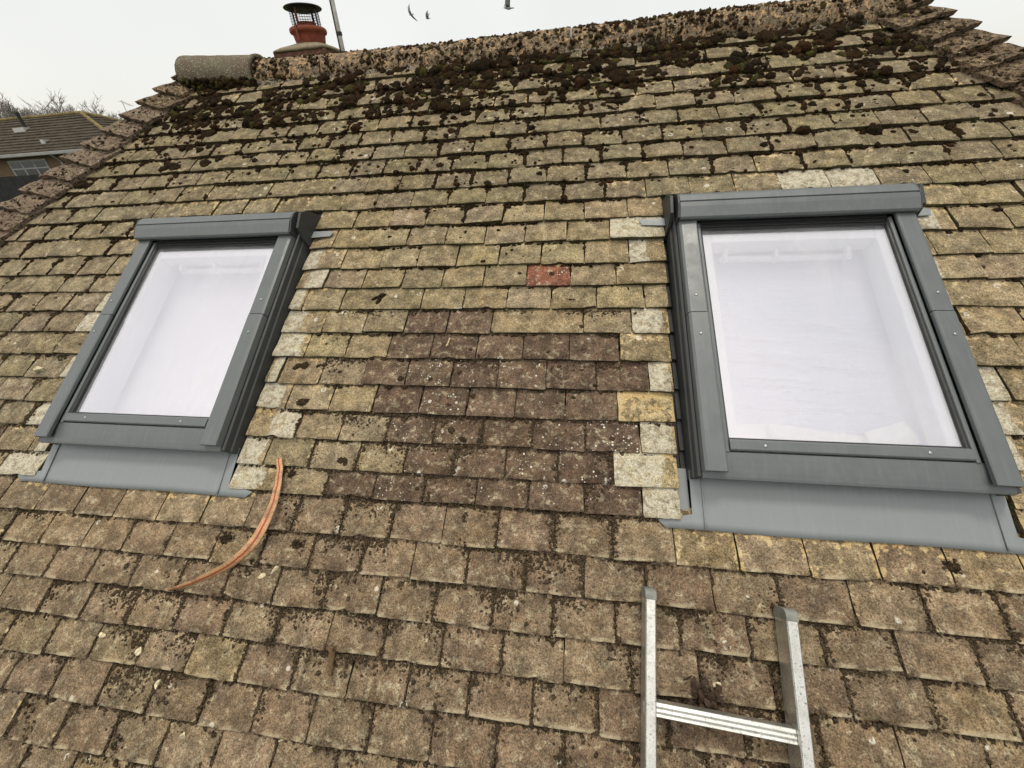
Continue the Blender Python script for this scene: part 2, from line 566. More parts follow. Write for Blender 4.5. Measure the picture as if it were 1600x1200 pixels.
va, vb_, vc_, vd = -1.02, 0.24, 1.262, APEX - 0.02
IN = 0.03
deck_quad(va, vb_, hip_l(va) + IN, hip_r(va) - IN, hip_l(vb_) + IN, hip_r(vb_) - IN)
deck_quad(vb_, vc_, hip_l(vb_) + IN, WIN_L - .385, hip_l(vc_) + IN, WIN_L - .385)
deck_quad(vb_, vc_, WIN_L + .385, WIN_R - .385, WIN_L + .385, WIN_R - .385)
deck_quad(vb_, vc_, WIN_R + .385, hip_r(vb_) - IN, WIN_R + .385, hip_r(vc_) - IN)
deck_quad(vc_, vd, hip_l(vc_) + IN, hip_r(vc_) - IN, hip_l(vd) + IN, hip_r(vd) - IN)
roof = obj('roof', bm_mesh('roof', bm), MT['deck'], house)
roof.location = (0, 0, Z0)
roof.rotation_euler = (PITCH, 0, 0)


def make_tile(L, R, vb, seed, lift, roll, head=0.155):
    """L, R: functions of v giving the side edges. Returns verts (roof coords), faces, uv"""
    r = np.random.default_rng(seed)
    nx = 7
    vs = np.array([0, 0.0035, 0.022, 0.05, 0.085, 0.115, 0.155]) * head / .155
    ny = len(vs)
    ii = np.linspace(0, 1, nx + 1)
    ii[1] = 0.03; ii[-2] = 0.97
    foot = r.normal(0, 0.0007, nx + 1)
    if r.random() < 0.28: foot[r.integers(0, nx + 1)] += r.uniform(0.003, 0.010)
    foot[0] += r.uniform(0.0005, 0.004); foot[-1] += r.uniform(0.0005, 0.004)
    skew = r.normal(0, 0.0014)
    bow = r.uniform(-0.0005, 0.0028)
    camber = r.uniform(.0, .003 if vb > .1 else .0012)
    V = np.zeros((ny, nx + 1, 3)); UV = np.zeros((ny, nx + 1, 2))
    nz = r.normal(0, 0.00045, (ny, nx + 1))
    side = r.normal(0, 0.0008, (ny, 2))
    for j, dv in enumerate(vs):
        v = vb + dv
        l, rr = L(v) + side[j, 0], R(v) + side[j, 1]
        fade = max(0.0, 1 - dv / 0.03)
        vv = v + foot * fade + (ii - .5) * skew * 2
        V[j, :, 0] = l + (rr - l) * ii
        V[j, :, 1] = vv
        ww = lift - dv * SLOPE + (ii - .5) * roll + nz[j] + bow * (1 - (2 * ii - 1) ** 2) - camber * max(0, 1 - dv / .05) ** 2
        if j == 0: ww = ww - 0.0026
        ww[0] -= 0.002; ww[-1] -= 0.002
        V[j, :, 2] = ww
        UV[j, :, 0] = ii; UV[j, :, 1] = dv / 0.104
    top = V.reshape(-1, 3); uv = UV.reshape(-1, 2)
    faces = []
    n1 = nx + 1
    for j in range(ny - 1):
        for i in range(nx):
            faces.append((j * n1 + i, j * n1 + i + 1, (j + 1) * n1 + i + 1, (j + 1) * n1 + i))
    verts = [top]; uvs = [uv]
    base = len(top)
    th = 0.0155 + r.normal(0, 0.0008)

    def wall(idx, flip, footwall):
        nonlocal base
        t = top[idx]; b = t.copy(); b[:, 2] -= th
        if footwall: b[:, 1] += 0.001
        k = len(idx)
        verts.append(np.vstack([t, b]))
        uu = uv[idx].copy()
        if footwall: uu[:, 1] = -0.1
        else: uu[:, 1] = np.minimum(uu[:, 1], 0.4) * 0 - 0.1
        uvs.append(np.vstack([uu, uu]))
        for q in range(k - 1):
            f = (base + q, base + k + q, base + k + q + 1, base + q + 1)
            faces.append(f[::-1] if flip else f)
        base += 2 * k
    wall(np.arange(n1), False, True)
    wall(np.arange(ny) * n1, True, False)
    wall(np.arange(ny) * n1 + nx, False, False)
    return np.vstack(verts), np.array(faces), np.vstack(uvs)


OLIVE = np.array([0.186, 0.147, 0.088])
OLIVE2 = np.array([0.216, 0.173, 0.106])
GREY = np.array([0.156, 0.130, 0.085])
BROWN = np.array([0.086, 0.058, 0.041])
BROWN2 = np.array([0.142, 0.101, 0.066])
RED = np.array([0.165, 0.068, 0.043])
BROWN_ROWS = {6: [(-.541, -.19)], 7: [(-.617, .166)], 8: [(-.677, .244)], 9: [(-.615, .15)], 10: [(-.676, .215)], 11: [(-.575, .127)],
              12: [(-.69, .216)]}
PALE = {('LL', 4): 1.3, ('LL', 5): 1.0, ('LL', 6): 1.3, ('LL', 7): .6, ('LL', 8): 1.2, ('LL', 9): .7, ('LL', 10): 1.1, ('LL', 11): .55, ('LL', 12): 1.2,
        ('LR', 3): .4, ('LR', 4): .7, ('LR', 5): .9, ('LR', 6): .5, ('LR', 7): .9, ('LR', 8): .7, ('LR', 9): .8, ('LR', 10): .55, ('LR', 11): .9, ('LR', 12): .6,
        ('RL', 2): 1.2, ('RL', 3): .5, ('RL', 6): .8, ('RL', 8): .9, ('RL', 10): .9, ('RL', 11): .8, ('RL', 12): 1.0,
        ('RR', 1): .3, ('RR', 2): .7, ('RR', 3): .4, ('RR', 4): .3, ('RR', 5): .4, ('RR', 6): .7, ('RR', 8): 1.1, ('RR', 9): .5, ('RR', 10): .9}


def near_window(u, v):
    """0 far .. 1 right beside a window (these tiles were lifted and brushed clean)"""
    d = 9.0
    for c in (WIN_L, WIN_R):
        du = max(0, abs(u - c) - 0.41); dv = max(0, 0.10 - v, v - 1.34)
        d = min(d, math.hypot(du, dv * 1.1))
    return max(0.0, 1 - d / 0.30)


def tile_style(c, ul, ur, side, r):
    u = (ul + ur) / 2
    v = course_v(c) + .05
    k = vnoise(u * 1.3 + 5, v * 1.3, 3)
    q = r.random()
    tint = OLIVE * (1 - q) + OLIVE2 * q
    if v > 1.3: tint = (tint * .5 + GREY * .5) * np.array([.88, .89, .86])
    if u < -1.9 and v < 1.6: tint = tint * .4 + GREY * .6
    ochre, speck, pale, pside, foot, alg = 0.18 + .25 * r.random(), 0.06 * r.random(), 0.0, 0.0, 0.15, 0.9
    brown = any(a - .02 < u < b + .02 for a, b in BROWN_ROWS.get(c, []))
    if c == 7 and u > .0: tint = tint * .9 + BROWN * .1
    if c >= 13 and not brown:
        pb = 0.85 if -.9 < u < .9 else (0.55 if u < -.9 else 0.5)
        brown = r.random() < pb and not (c == 13 and u > .3)
        foot = .75
        if brown:
            mixv = r.uniform(.5, 1.0)
            tint = BROWN2 * mixv + tint * .85 * (1 - mixv)
            tint = tint * r.uniform(.92, 1.08); speck = r.uniform(.0, .25); ochre = r.uniform(0, .3); alg = .3
            return tint, ochre, speck, 0, 0, foot, alg
        tint = tint * np.array([.62, .60, .60]) + BROWN2 * .34
        ochre = r.uniform(.1, .4); speck = r.uniform(0, .2); alg = .5
        if c == 13 and u > .3: ochre = .75
    elif brown:
        mixv = r.uniform(.0, .45)
        tint = BROWN * (1 - mixv) + BROWN2 * mixv
        speck = r.uniform(.35, .95) if c >= 8 and r.random() < .55 else r.uniform(.0, .3)
        return tint * r.uniform(.93, 1.07), 0.05, speck, 0, 0, .1, .2
    nw = near_window(u, v)
    if nw > 0.05:
        ochre = max(ochre, r.uniform(.4, .8) * min(1, nw * 1.7))
        tint = tint * (1 + .12 * nw)
    if v > 1.9: ochre = max(ochre, r.uniform(.2, .75)); speck = max(speck, r.uniform(0, .4))
    if side:
        pale = PALE.get((side, c), 0.0)
        pside = 1.0 if side in ('LL',) else 0.0
        if side == 'LR' and c in (4, 8, 10): pside = 1.0
        if side == 'RR': pside = 0.0
        if (side, c) == ('RL', 9): ochre = 1.1
        if (side, c) in (('RL', 6), ('RL', 10), ('RL', 11)): ochre = .7
    if c == 0 and .78 < u < 1.16: pale = 1.3 if u > .84 else .8; ochre = .5
    if c == 4 and -.177 < u < -.009: tint = RED; ochre = .35; speck = .7; pale = 0
    tint = tint * r.uniform(.9, 1.1) * np.array([1, r.uniform(.97, 1.03), r.uniform(.92, 1.06)])
    return tint, ochre, speck, pale, pside, foot, alg


TILES = []      # dicts
JOINTS = []     # (c, u, gap_is_at_window)
for c in range(C_FIRST, C_LAST + 1):
    vb = course_v(c)
    ph = PHASE.get(c)
    if ph is None:
        ph = (.1 if c % 2 == 0 else .02) if c < 0 else (.003 if c % 2 == 0 else .087)
    lo, hi = hip_l(vb + .03) + .035, hip_r(vb + .03) - .035
    if 1 <= c <= 12:
        spans = [(lo, WIN_L - HALF_OPEN + (.01 if c < 6 else .0), 'H', 'LL'), (WIN_L + HALF_OPEN - .012, WIN_R - HALF_OPEN + .008 - .002 * c, 'LR', 'RL'),
                 (WIN_R + HALF_OPEN, hi, 'RR', 'H')]
    else:
        spans = [(lo, hi, 'H', 'H')]
    for a, b, sa, sb in spans:
        k0 = math.ceil((a - ph) / TW)
        js = []
        u = ph + k0 * TW
        while u < b:
            js.append(u + random.gauss(0, .0016))
            u += TW
        js = [x for x in js if x - a > .05 and b - x > .05]
        # a few tile-and-a-half pieces
        if c == 6: js = [x for x in js if abs(x + .128) > .03]
        elif c != 4 and len(js) > 6 and random.random() < .12: js.pop(random.randrange(1, len(js) - 1))
        ed = [a] + js + [b]
        for i in range(len(ed) - 1):
            g0 = random.uniform(.0011, .0032); g1 = random.uniform(.0011, .0032)
            side = sa if i == 0 and sa != 'H' else (sb if i == len(ed) - 2 and sb != 'H' else None)
            TILES.append(dict(c=c, l=ed[i] + (g0 if i else 0), r=ed[i + 1] - (g1 if i < len(ed) - 2 else 0), side=side, first=(i == 0 and sa == 'H'), last=(i == len(ed) - 2 and sb == 'H')))
            if i > 0: JOINTS.append((c, ed[i]))

seed = 100
for t in TILES:
    seed += 1
    r = np.random.default_rng(seed)
    vb = course_v(t['c']) + .0035 * (vnoise(t['l'] * 2.3, t['c'] * 7.7, 5) - .5) * 2 + r.normal(0, .0015)
    L = (lambda v, t=t: max(t['l'], hip_l(v) + .03)) if t['first'] else (lambda v, t=t: t['l'])
    R = (lambda v, t=t: min(t['r'], hip_r(v) - .03)) if t['last'] else (lambda v, t=t: t['r'])
    lift = abs(r.normal(0, .0021)) + (.0015 if t['side'] else 0)
    if t['c'] == 13: lift *= .15
    head = min(.155, APEX - .035 - vb)
    if t['c'] == 1 or t['c'] == 0: head = .15
    V, F, UV = make_tile(L, R, vb, seed, lift, r.normal(0, .0038 if t['c'] != 13 else .0006), head)
    t['V'], t['F'], t['UV'], t['vb'] = V, F, UV, vb
    s = tile_style(t['c'], t['l'], t['r'], t['side'], r)
    n = len(V)
    t['tint'] = np.tile([*s[0], 1.0], (n, 1))
    t['fx'] = np.tile([s[1], s[2], s[3], 1.0], (n, 1))
    t['fx2'] = np.tile([s[4], s[5], s[6], 1.0], (n, 1))
    # how large it shows in the picture
    pts = [project(x, y, 0) for x, y in ((t['l'], vb), (t['r'], vb), (t['r'], vb + GAUGE), (t['l'], vb + GAUGE))]
    cl = [(min(1600, max(0, x)), min(1200, max(0, y))) for x, y in pts]
    t['area'] = abs(sum(cl[i][0] * cl[(i + 1) % 4][1] - cl[(i + 1) % 4][0] * cl[i][1] for i in range(4))) / 2

order = sorted(range(len(TILES)), key=lambda i: -TILES[i]['area'])
single = set(order[:300])


def join_tiles(idx):
    Vs, Fs, Us, A, B, Cc, off = [], [], [], [], [], [], 0
    for i in idx:
        t = TILES[i]
        Vs.append(t['V']); Fs.append(t['F'] + off); Us.append(t['UV']); A.append(t['tint']); B.append(t['fx']); Cc.append(t['fx2'])
        off += len(t['V'])
    return np.vstack(Vs), np.vstack(Fs), np.vstack(Us), dict(tint=np.vstack(A), fx=np.vstack(B), fx2=np.vstack(Cc))


for i in order[:300]:
    t = TILES[i]
    ctr = np.array([(t['l'] + t['r']) / 2, t['vb'] + .05, -.006])
    me = mesh_from('tile', t['V'] - ctr, t['F'], t['UV'], dict(tint=t['tint'], fx=t['fx'], fx2=t['fx2']))
    o = obj('tile', me, MT['tile'], roof, loc=ctr)
    if t['c'] == 4 and -.177 < ctr[0] < -.009: o['label'] = 'bright red tile spotted with white lichen'
V, F, U, A = join_tiles([i for i in range(len(TILES)) if i not in single])
tag(obj('tiles', mesh_from('tiles', V, F, U, A), MT['tile'], roof), kind='stuff')

# the faces of the roof turned away from the camera: two hip ends and the back
AX_Y = APEX * math.cos(PITCH)
Vs, Fs, off = [], [], 0
BF = np.array([[0, 1, 3, 2], [4, 6, 7, 5], [0, 4, 5, 1], [2, 3, 7, 6], [0, 2, 6, 4], [1, 5, 7, 3]])


def slab(p, a, s, n, wdt, length, th):
    global off
    q = [p + a * x * wdt + s * y * length + n * (z * th - (y * .018)) for x in (0, 1) for y in (0, 1) for z in (0, 1)]
    Vs.append(np.array(q)); Fs.append(BF + off); off += 8


def hip_world(v, side):
    return np.array([hip_l(v) if side < 0 else hip_r(v), v * math.cos(PITCH), v * math.sin(PITCH)])


for side, k in ((-1, .617), (1, .575)):
    s = np.array([-side * k, 0, math.sin(PITCH)]); s /= np.linalg.norm(s)
    a = np.array([0, 1.0, 0]); n = np.cross(s, a); n = n if n[2] > 0 else -n
    for c in range(-8, C_LAST + 1):
        v = course_v(c); p0 = hip_world(v, side); y1 = 2 * AX_Y - p0[1]; y = p0[1] + random.uniform(.03, .1)
        while y < y1 - .1:
            slab(np.array([p0[0], y, p0[2]]), a, s, n, .163, .13, .012); y += .167
s = np.array([0, -math.cos(PITCH), math.sin(PITCH)]); a = np.array([1.0, 0, 0]); n = np.array([0, math.sin(PITCH), math.cos(PITCH)])
for c in range(-8, C_LAST + 1):
    v = course_v(c); y = 2 * AX_Y - v * math.cos(PITCH); x = hip_l(v) + random.uniform(.03, .1)
    while x < hip_r(v) - .15:
        slab(np.array([x, y, v * math.sin(PITCH)]), a, s, n, .163, .155, .012); x += .167
V = np.vstack(Vs) @ RW            # world axes -> roof axes
nn = len(V)
A = dict(tint=np.tile([*OLIVE, 1.0], (nn, 1)), fx=np.tile([.3, .1, 0, 1.0], (nn, 1)), fx2=np.tile([0, .1, .9, 1.0], (nn, 1)))
tag(obj('tiles', mesh_from('tiles', V, np.vstack(Fs), np.tile([.5, .5], (nn, 1)), A, smooth=False), MT['tile'], roof), kind='stuff')
# felt under those faces
w8 = lambda v, sd: hip_world(v, sd) - np.array([0, 0, .06])
a0, a1, b0, b1 = w8(-1.02, -1), w8(-1.02, 1), w8(APEX - .02, -1), w8(APEX - .02, 1)
mir = lambda p: np.array([p[0], 2 * AX_Y - p[1], p[2]])
fv = np.array([a0, a1, b0, b1, mir(a0), mir(a1), mir(b0), mir(b1)]) @ RW
obj('felt', mesh_from('felt', fv, [(0, 4, 6, 2), (1, 3, 7, 5), (4, 5, 7, 6), (2, 6, 7, 3)], smooth=False), MT['deck'], roof)

# walls below the eaves
MT['brickwall'] = plain('house_brick', (0.22, 0.12, 0.075), .9, .2, .3, 8, .4, .01)
xl, xr, yf = hip_l(-1.02) + .35, hip_r(-1.02) - .35, -1.02 * math.cos(PITCH) + .35
bm = bmesh.new()
bm_box(bm, xl, xr, yf, 2 * AX_Y - yf, 0, Z0 - 1.02 * math.sin(PITCH) - .12)
obj('wall', bm_mesh('wall', bm), MT['brickwall'], house)


# ------------------------------------------------------------------ hip tiles
def hip_piece(vk, side, seed, mat):
    r = np.random.default_rng(seed)
    hp = hip_l if side < 0 else hip_r
    k = .617 if side < 0 else .575
    end_s = np.array([-side * k, 0, math.sin(PITCH)]); end_s /= np.linalg.norm(end_s)
    ne = np.cross(end_s, [0, 1.0, 0]); ne = ne if ne[2] > 0 else -ne
    ne = RW.T @ ne                              # normal of the hip end, roof axes
    ydir = RW.T @ np.array([0, 1.0, 0])
    nf = np.array([0, 0, 1.0])
    rows, cols = 6, 11
    G = np.zeros((rows, cols, 3)); N = np.zeros((rows, cols, 3))
    wd = .152 + r.normal(0, .010)
    tipx = r.normal(0, .011)
    for j in range(rows):
        tt = j / (rows - 1); dv = tt * .20
        lift = .064 * (1 - tt) + .014 * tt
        foot = .026 * (1 - tt) - .010 * tt
        A0 = np.array([hp(vk + dv), vk + dv, 0])
        for i in range(cols):
            x = (i - 5) / 5.0
            if x >= 0:                          # our side
                p = A0 + np.array([-side * wd * x, -.022 * x * (1 - tt), 0]); n = nf
            else:
                p = A0 + ydir * (wd * -x); n = ne
            b = 1 - abs(x)
            h = foot + (lift - foot) * b ** 1.15
            nn_ = (nf + ne) / 2 if i == 5 else n * .75 + (nf + ne) / 2 * .25
            nn_ = nn_ / np.linalg.norm(nn_)
            p = p + nn_ * h + r.normal(0, .0024, 3)
            if j == 0 and i == 5: p = p + np.array([side * (.006 + tipx * .5), -.004 + tipx, 0])
            if j == 0: p = p + np.array([0, r.normal(0, .0025), 0])
            G[j, i] = p; N[j, i] = nn_
    B = G - N * .017
    nv = rows * cols
    verts = np.vstack([G.reshape(-1, 3), B.reshape(-1, 3)])
    faces = []
    for j in range(rows - 1):
        for i in range(cols - 1):
            a = j * cols + i; b = a + 1; c_ = a + cols + 1; d = a + cols
            faces.append((a, b, c_, d)); faces.append((nv + d, nv + c_, nv + b, nv + a))
    loop = [i for i in range(cols)] + [j * cols + cols - 1 for j in range(1, rows)] + [(rows - 1) * cols + i for i in range(cols - 2, -1, -1)] + [j * cols for j in range(rows - 2, 0, -1)]
    for q in range(len(loop)):
        a, b = loop[q], loop[(q + 1) % len(loop)]
        faces.append((a, nv + a, nv + b, b))
    ctr = G.reshape(-1, 3).mean(0)
    me = mesh_from('hip_tile', verts - ctr, faces, smooth=False)
    bm = bmesh.new(); bm.from_mesh(me); bmesh.ops.recalc_face_normals(bm, faces=bm.faces); bm.to_mesh(me); bm.free()
    return obj('hip_tile', me, mat, roof, loc=ctr)


HIPS = []
vk = 2.37
k = 0
while vk > -1.0:
    hip_piece(vk, -1, 900 + k, MT['hip'] if k > 2 else MT['hip_dark'])
    HIPS.append((vk, -1))
    vk -= .1075; k += 1
vk = 2.34; k = 0
while vk > -1.0:
    hip_piece(vk, 1, 1900 + k, MT['hip_dark'])
    HIPS.append((vk, 1))
    vk -= .1035; k += 1

# ------------------------------------------------------------------ ridge tiles
AXZ = APEX * math.sin(PITCH)


def ridge_dz(u):
    return float(np.interp(u, [-2.4, -1.9, -1.1, -.35, .1, .6, 1.1, 1.5], [.02, .008, -.008, -.006, -.003, .006, .003, -.002]))


def ridge_piece(u0, u1, rad, dz0, dz1, mat, seed, rough=.004, dpt=.088):
    r = np.random.default_rng(seed)
    nu, nt = 26, 30
    th = np.linspace(-.10, math.pi + .10, nt)
    G = np.zeros((nu, nt, 3)); I = np.zeros((nu, nt, 3))
    for i in range(nu):
        t = i / (nu - 1); u = u0 + (u1 - u0) * t
        dz = dz0 + (dz1 - dz0) * t
        rr = rad * (1 + (.05 if t > .93 else 0))
        ns = (vnoise(u * 38 + seed, th * 7, seed % 17) - .5) * rough * 2 + (vnoise(u * 90, th * 17, seed % 13) - .5) * rough
        R_ = rr + ns
        y = AX_Y - np.cos(th) * R_
        z = AXZ - dpt + dz + np.sin(th) * R_
        G[i, :, 0] = u; G[i, :, 1] = y; G[i, :, 2] = z
        R2 = rr - .018
        I[i, :, 0] = u; I[i, :, 1] = AX_Y - np.cos(th) * R2; I[i, :, 2] = AXZ - dpt + dz + np.sin(th) * R2
    nv = nu * nt
    verts = np.vstack([G.reshape(-1, 3), I.reshape(-1, 3)]) @ RW
    faces = []
    for i in range(nu - 1):
        for j in range(nt - 1):
            a = i * nt + j; b = a + nt; faces.append((a, b, b + 1, a + 1)); faces.append((nv + a, nv + a + 1, nv + b + 1, nv + b))
    for j in range(nt - 1):
        faces.append((j, j + 1, nv + j + 1, nv + j)); e = (nu - 1) * nt + j; faces.append((e, nv + e, nv + e + 1, e + 1))
    for i in range(nu - 1):
        a = i * nt; faces.append((a, nv + a, nv + a + nt, a + nt)); a = i * nt + nt - 1; faces.append((a, a + nt, nv + a + nt, nv + a))
    ctr = verts.mean(0)
    me = mesh_from('ridge_tile', verts - ctr, faces, smooth=True)
    return obj('ridge_tile', me, mat, roof, loc=ctr)


m = NT('grey_ridge_clay')
P = m.pos()
g = m.noise(P, 260, 3, .7); b = m.noise(P, 16, 4, .6)
vv = m.voronoi(P, 105); vcs = m.sep(vv.outputs['Color'])
col = m.mix(m.ramp(b, .35, .65), (.112, .102, .066), (.10, .078, .054))
sp = m.math('MULTIPLY', m.ramp(vv.outputs['Distance'], .2, .32, 1, 0), m.ramp(vcs[0], .40, .45))
col = m.mix(m.math('MULTIPLY', sp, .6), col, (.44, .42, .35))
col = m.mix(1.0, col, m.ramp(g, .3, .7, .6, 1.4), 'MULTIPLY')
MT['ridge_grey'] = m.bsdf(col, .9, .2, 0, m.bump(g, .6, .003))

edges_u = [-1.86, -1.42, -.96, -.50, -.04, .42, .88, 1.34]
big = ridge_piece(-2.315, -1.84, .122, .056, .022, MT['ridge_grey'], 71, .0015)
big['label'] = 'smoother grey end ridge tile speckled with white lichen'
for i in range(len(edges_u) - 1):
    um = (edges_u[i] + edges_u[i + 1]) / 2
    ridge_piece(edges_u[i] + .0022, edges_u[i + 1] - .0022, .115 + random.uniform(-.002, .002), ridge_dz(edges_u[i]), ridge_dz(edges_u[i + 1]), MT['ridge'], 500 + i, .006)
ridge_piece(1.343, 1.50, .116, 0, -.01, MT['ridge'], 560, .006)
# bedding mortar under the ridge
bm = bmesh.new()
for (u0, u1, off_, zz) in ((-2.28, -1.8, .10, .025), (-1.8, 1.42, .098, 0.0)):
    nseg = int((u1 - u0) / .03)
    prev = None
    for i in range(nseg + 1):
        u = u0 + (u1 - u0) * i / nseg
        j1, j2 = random.uniform(-.008, .008), random.uniform(-.006, .006)
        sec = [(AX_Y - off_ - .035 + j1, AXZ - .115), (AX_Y - off_ - .02 + j1, AXZ - .083 + zz * .5 + j2), (AX_Y - off_ + .02, AXZ - .06 + zz), (AX_Y + off_ - .02, AXZ - .06 + zz), (AX_Y + off_ + .03, AXZ - .115)]
        ring = [bm.verts.new(tuple(RW.T @ np.array([u, y, z]))) for y, z in sec]
        if prev:
            for q in range(4): bm.faces.new((prev[q], ring[q], ring[q + 1], prev[q + 1]))
        prev = ring
obj('ridge_mortar', bm_mesh('ridge_mortar', bm), MT['bed'], roof)

# ------------------------------------------------------------------ roof windows

def skylight(uc, label, film, chip_paper):
    root = empty('roof_window', (0, 0, 0))
    base_v = 0.65
    root.matrix_world = Matrix.Translation((0, 0, Z0)) @ Matrix.Rotation(PITCH, 4, 'X') @ Matrix.Translation((uc, base_v, 0))
    tag(root, label, 'window', 'matching grey roof windows set in the tiled slope')
    V_ = lambda v: v - base_v
    fr, dk, ap = MT['frame'], MT['dark'], MT['apron']

    def bx(name, u0, u1, v0, v1, w0, w1, mat, bevel=.0012, parent=root):
        return box_part(name, (u0, u1, V_(v0), V_(v1), w0, w1), mat, parent, bevel)

    def px(name, prof, u0, u1, mat, parent=root, bevel=.001):
        return prism_part(name, [(V_(a), b) for a, b in prof], u0, u1, mat, parent, 'x', bevel)

    def py(name, prof, v0, v1, mat, parent=root, bevel=.001):
        return prism_part(name, prof, V_(v0), V_(v1), mat, parent, 'y', bevel)

    # --- hood over the head of the window
    hood = px('hood', [(1.118, .077), (1.111, .094), (1.116, .101), (1.152, .1125), (1.170, .1155), (1.1715, .111), (1.1745, .111), (1.176, .116), (1.204, .1125), (1.220, .105), (1.236, .07), (1.238, .02), (1.225, .02), (1.221, .068), (1.200, .086)], -.374, .374, fr)
    for s in (-1, 1):
        x0, x1 = sorted((s * .3745, s * .381))
        px('end_cap', [(1.120, .060), (1.116, .098), (1.170, .115), (1.205, .112), (1.226, .102), (1.242, .06), (1.242, .02), (1.15, .02)], x0, x1, MT['side'], hood, .0008)
    # --- frame box (sides of the fixed frame seen from the side)
    for s in (-1, 1):
        x0, x1 = sorted((s * .350, s * .372))
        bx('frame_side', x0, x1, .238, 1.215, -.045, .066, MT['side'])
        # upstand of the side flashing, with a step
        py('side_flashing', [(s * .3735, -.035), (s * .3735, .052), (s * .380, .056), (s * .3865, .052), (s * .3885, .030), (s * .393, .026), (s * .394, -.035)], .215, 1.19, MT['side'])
        # gutter beside the tiles
        x0, x1 = sorted((s * .3945, s * .440))
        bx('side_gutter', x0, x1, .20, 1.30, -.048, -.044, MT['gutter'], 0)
        for c in range(1, 12):
            v = course_v(c) + .02
            x0, x1 = sorted((s * .3948, s * .4075))
            px('soaker', [(v, -.030), (v, -.027), (v + .1, -.038), (v + .1, -.041)], x0, x1, MT['gutter'], bevel=0)
        # corner piece at the head
        x0, x1 = sorted((s * .3925, s * .4035))
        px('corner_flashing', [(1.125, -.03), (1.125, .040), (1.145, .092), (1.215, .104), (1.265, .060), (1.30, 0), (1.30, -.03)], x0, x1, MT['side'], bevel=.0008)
        # tab folded out over the tiles
        bm = bmesh.new()
        a = [(s * .40, V_(1.205), .006), (s * .40, V_(1.166), .010), (s * .488, V_(1.176), .0055), (s * .497, V_(1.207), .003)]
        t = [bm.verts.new(p) for p in a]; bt = [bm.verts.new((p[0], p[1], p[2] - .0018)) for p in a]
        bm.faces.new(t); bm.faces.new(bt[::-1])
        for i in range(4): bm.faces.new((t[i], bt[i], bt[(i + 1) % 4], t[(i + 1) % 4]))
        obj('flashing_tab', bm_mesh('flashing_tab', bm), ap, root)
        # side cladding in two lengths, slightly crowned, with screws
        for v0, v1 in ((.226, .7335), (.7365, 1.125)):
            e = .002 if v0 < .5 else .0
            py('side_cladding', [(s * .313, .070), (s * .313, .079 + e), (s * .318, .083 + e), (s * .366, .0815 + e), (s * .374, .077 + e), (s * .3765, .056), (s * .3735, .056), (s * .3715, .072)], v0, v1, fr)
        for v in (.655, .80):
            bm = bmesh.new()
            bm_lathe(bm, [(.0042, 0), (.0042, .0012), (.003, .0022), (.0008, .0024)], 12, (s * .345, V_(v), .0825 + (.002 if v < .7 else 0)))
            obj('screw', bm_mesh('screw', bm, smooth=True), MT['steel'], root)
        # stepped sash rail between cladding and glass
        py('sash_rail', [(s * .2985, .05), (s * .2985, .066), (s * .3015, .068), (s * .3085, .068), (s * .3085, .05)], .285, 1.115, fr)
        py('gasket', [(s * .2925, .05), (s * .2925, .0585), (s * .298, .061), (s * .298, .05)], .318, 1.101, dk)
    # --- head of the sash: rails coloured near-black for the shade under the hood
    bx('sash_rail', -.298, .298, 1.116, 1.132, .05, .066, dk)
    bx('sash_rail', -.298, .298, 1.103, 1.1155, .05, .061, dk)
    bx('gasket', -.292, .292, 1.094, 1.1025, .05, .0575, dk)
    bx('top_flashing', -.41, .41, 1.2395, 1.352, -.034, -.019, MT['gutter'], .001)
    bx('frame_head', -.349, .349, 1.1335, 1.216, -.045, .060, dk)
    # --- foot of the sash: glazing bar with two screws, then the sloped cladding with its lip
    bar = px('glazing_bar', [(.289, .045), (.289, .068), (.293, .0715), (.318, .0705), (.323, .064), (.323, .045)], -.2975, .2975, fr)
    bx('gasket', -.292, .292, .3235, .329, .05, .0575, dk)
    for u in (-.205, .195):
        bm = bmesh.new()
        bm_lathe(bm, [(.0045, 0), (.0045, .001), (.003, .002), (.0008, .0021)], 12, (u, V_(.305), .0712))
        obj('screw', bm_mesh('screw', bm, smooth=True), MT['steel'], bar)
    bm = bmesh.new()
    bm_prism(bm, [(V_(.2855), .0635), (V_(.2855), .045), (V_(.262), .050), (V_(.225), .046), (V_(.213), .0455), (V_(.2095), .048), (V_(.2105), .0525), (V_(.217), .0555), (V_(.232), .059), (V_(.25), .0615), (V_(.27), .0632)], -.3745, .3745)
    obj('sill_cladding', bm_mesh('sill_cladding', bm, .0008), fr, root)
    bx('frame_foot', -.349, .349, .239, .262, -.045, .034, dk)
    # --- apron: one sheet dressed over the course below, with welted sides
    nu, nv = 48, 8
    verts, faces = [], []
    for j in range(nv + 1):
        t = j / nv
        for i in range(nu + 1):
            x = -1 + 2 * i / nu
            v = .0745 + t * (.2385 - .0745)
            hw = .472 if t < .18 else .3945
            if t == 0: hw = .468
            elif t < .2: hw = .490
            u = x * hw
            w = -.0060 + t * .0080 + .0012 * math.sin(u * 19 + uc * 5) * (1 - t) + .0010 * math.sin(u * 7 + 1)
            if abs(u) > .3955: w = min(w, -.0055)
            verts.append((u, V_(v + .0015 * math.sin(u * 11)), w))
    nn_ = len(verts)
    for j in range(nv):
        for i in range(nu):
            a = j * (nu + 1) + i
            faces.append((a, a + 1, a + nu + 2, a + nu + 1))
    verts += [(x, y, z - .0018) for x, y, z in verts]
    faces += [tuple(nn_ + q for q in f[::-1]) for f in faces]
    for i in range(nu): faces.append((i, nn_ + i, nn_ + i + 1, i + 1))
    me = mesh_from('apron', np.array(verts), faces)
    apron = obj('apron', me, ap, root)
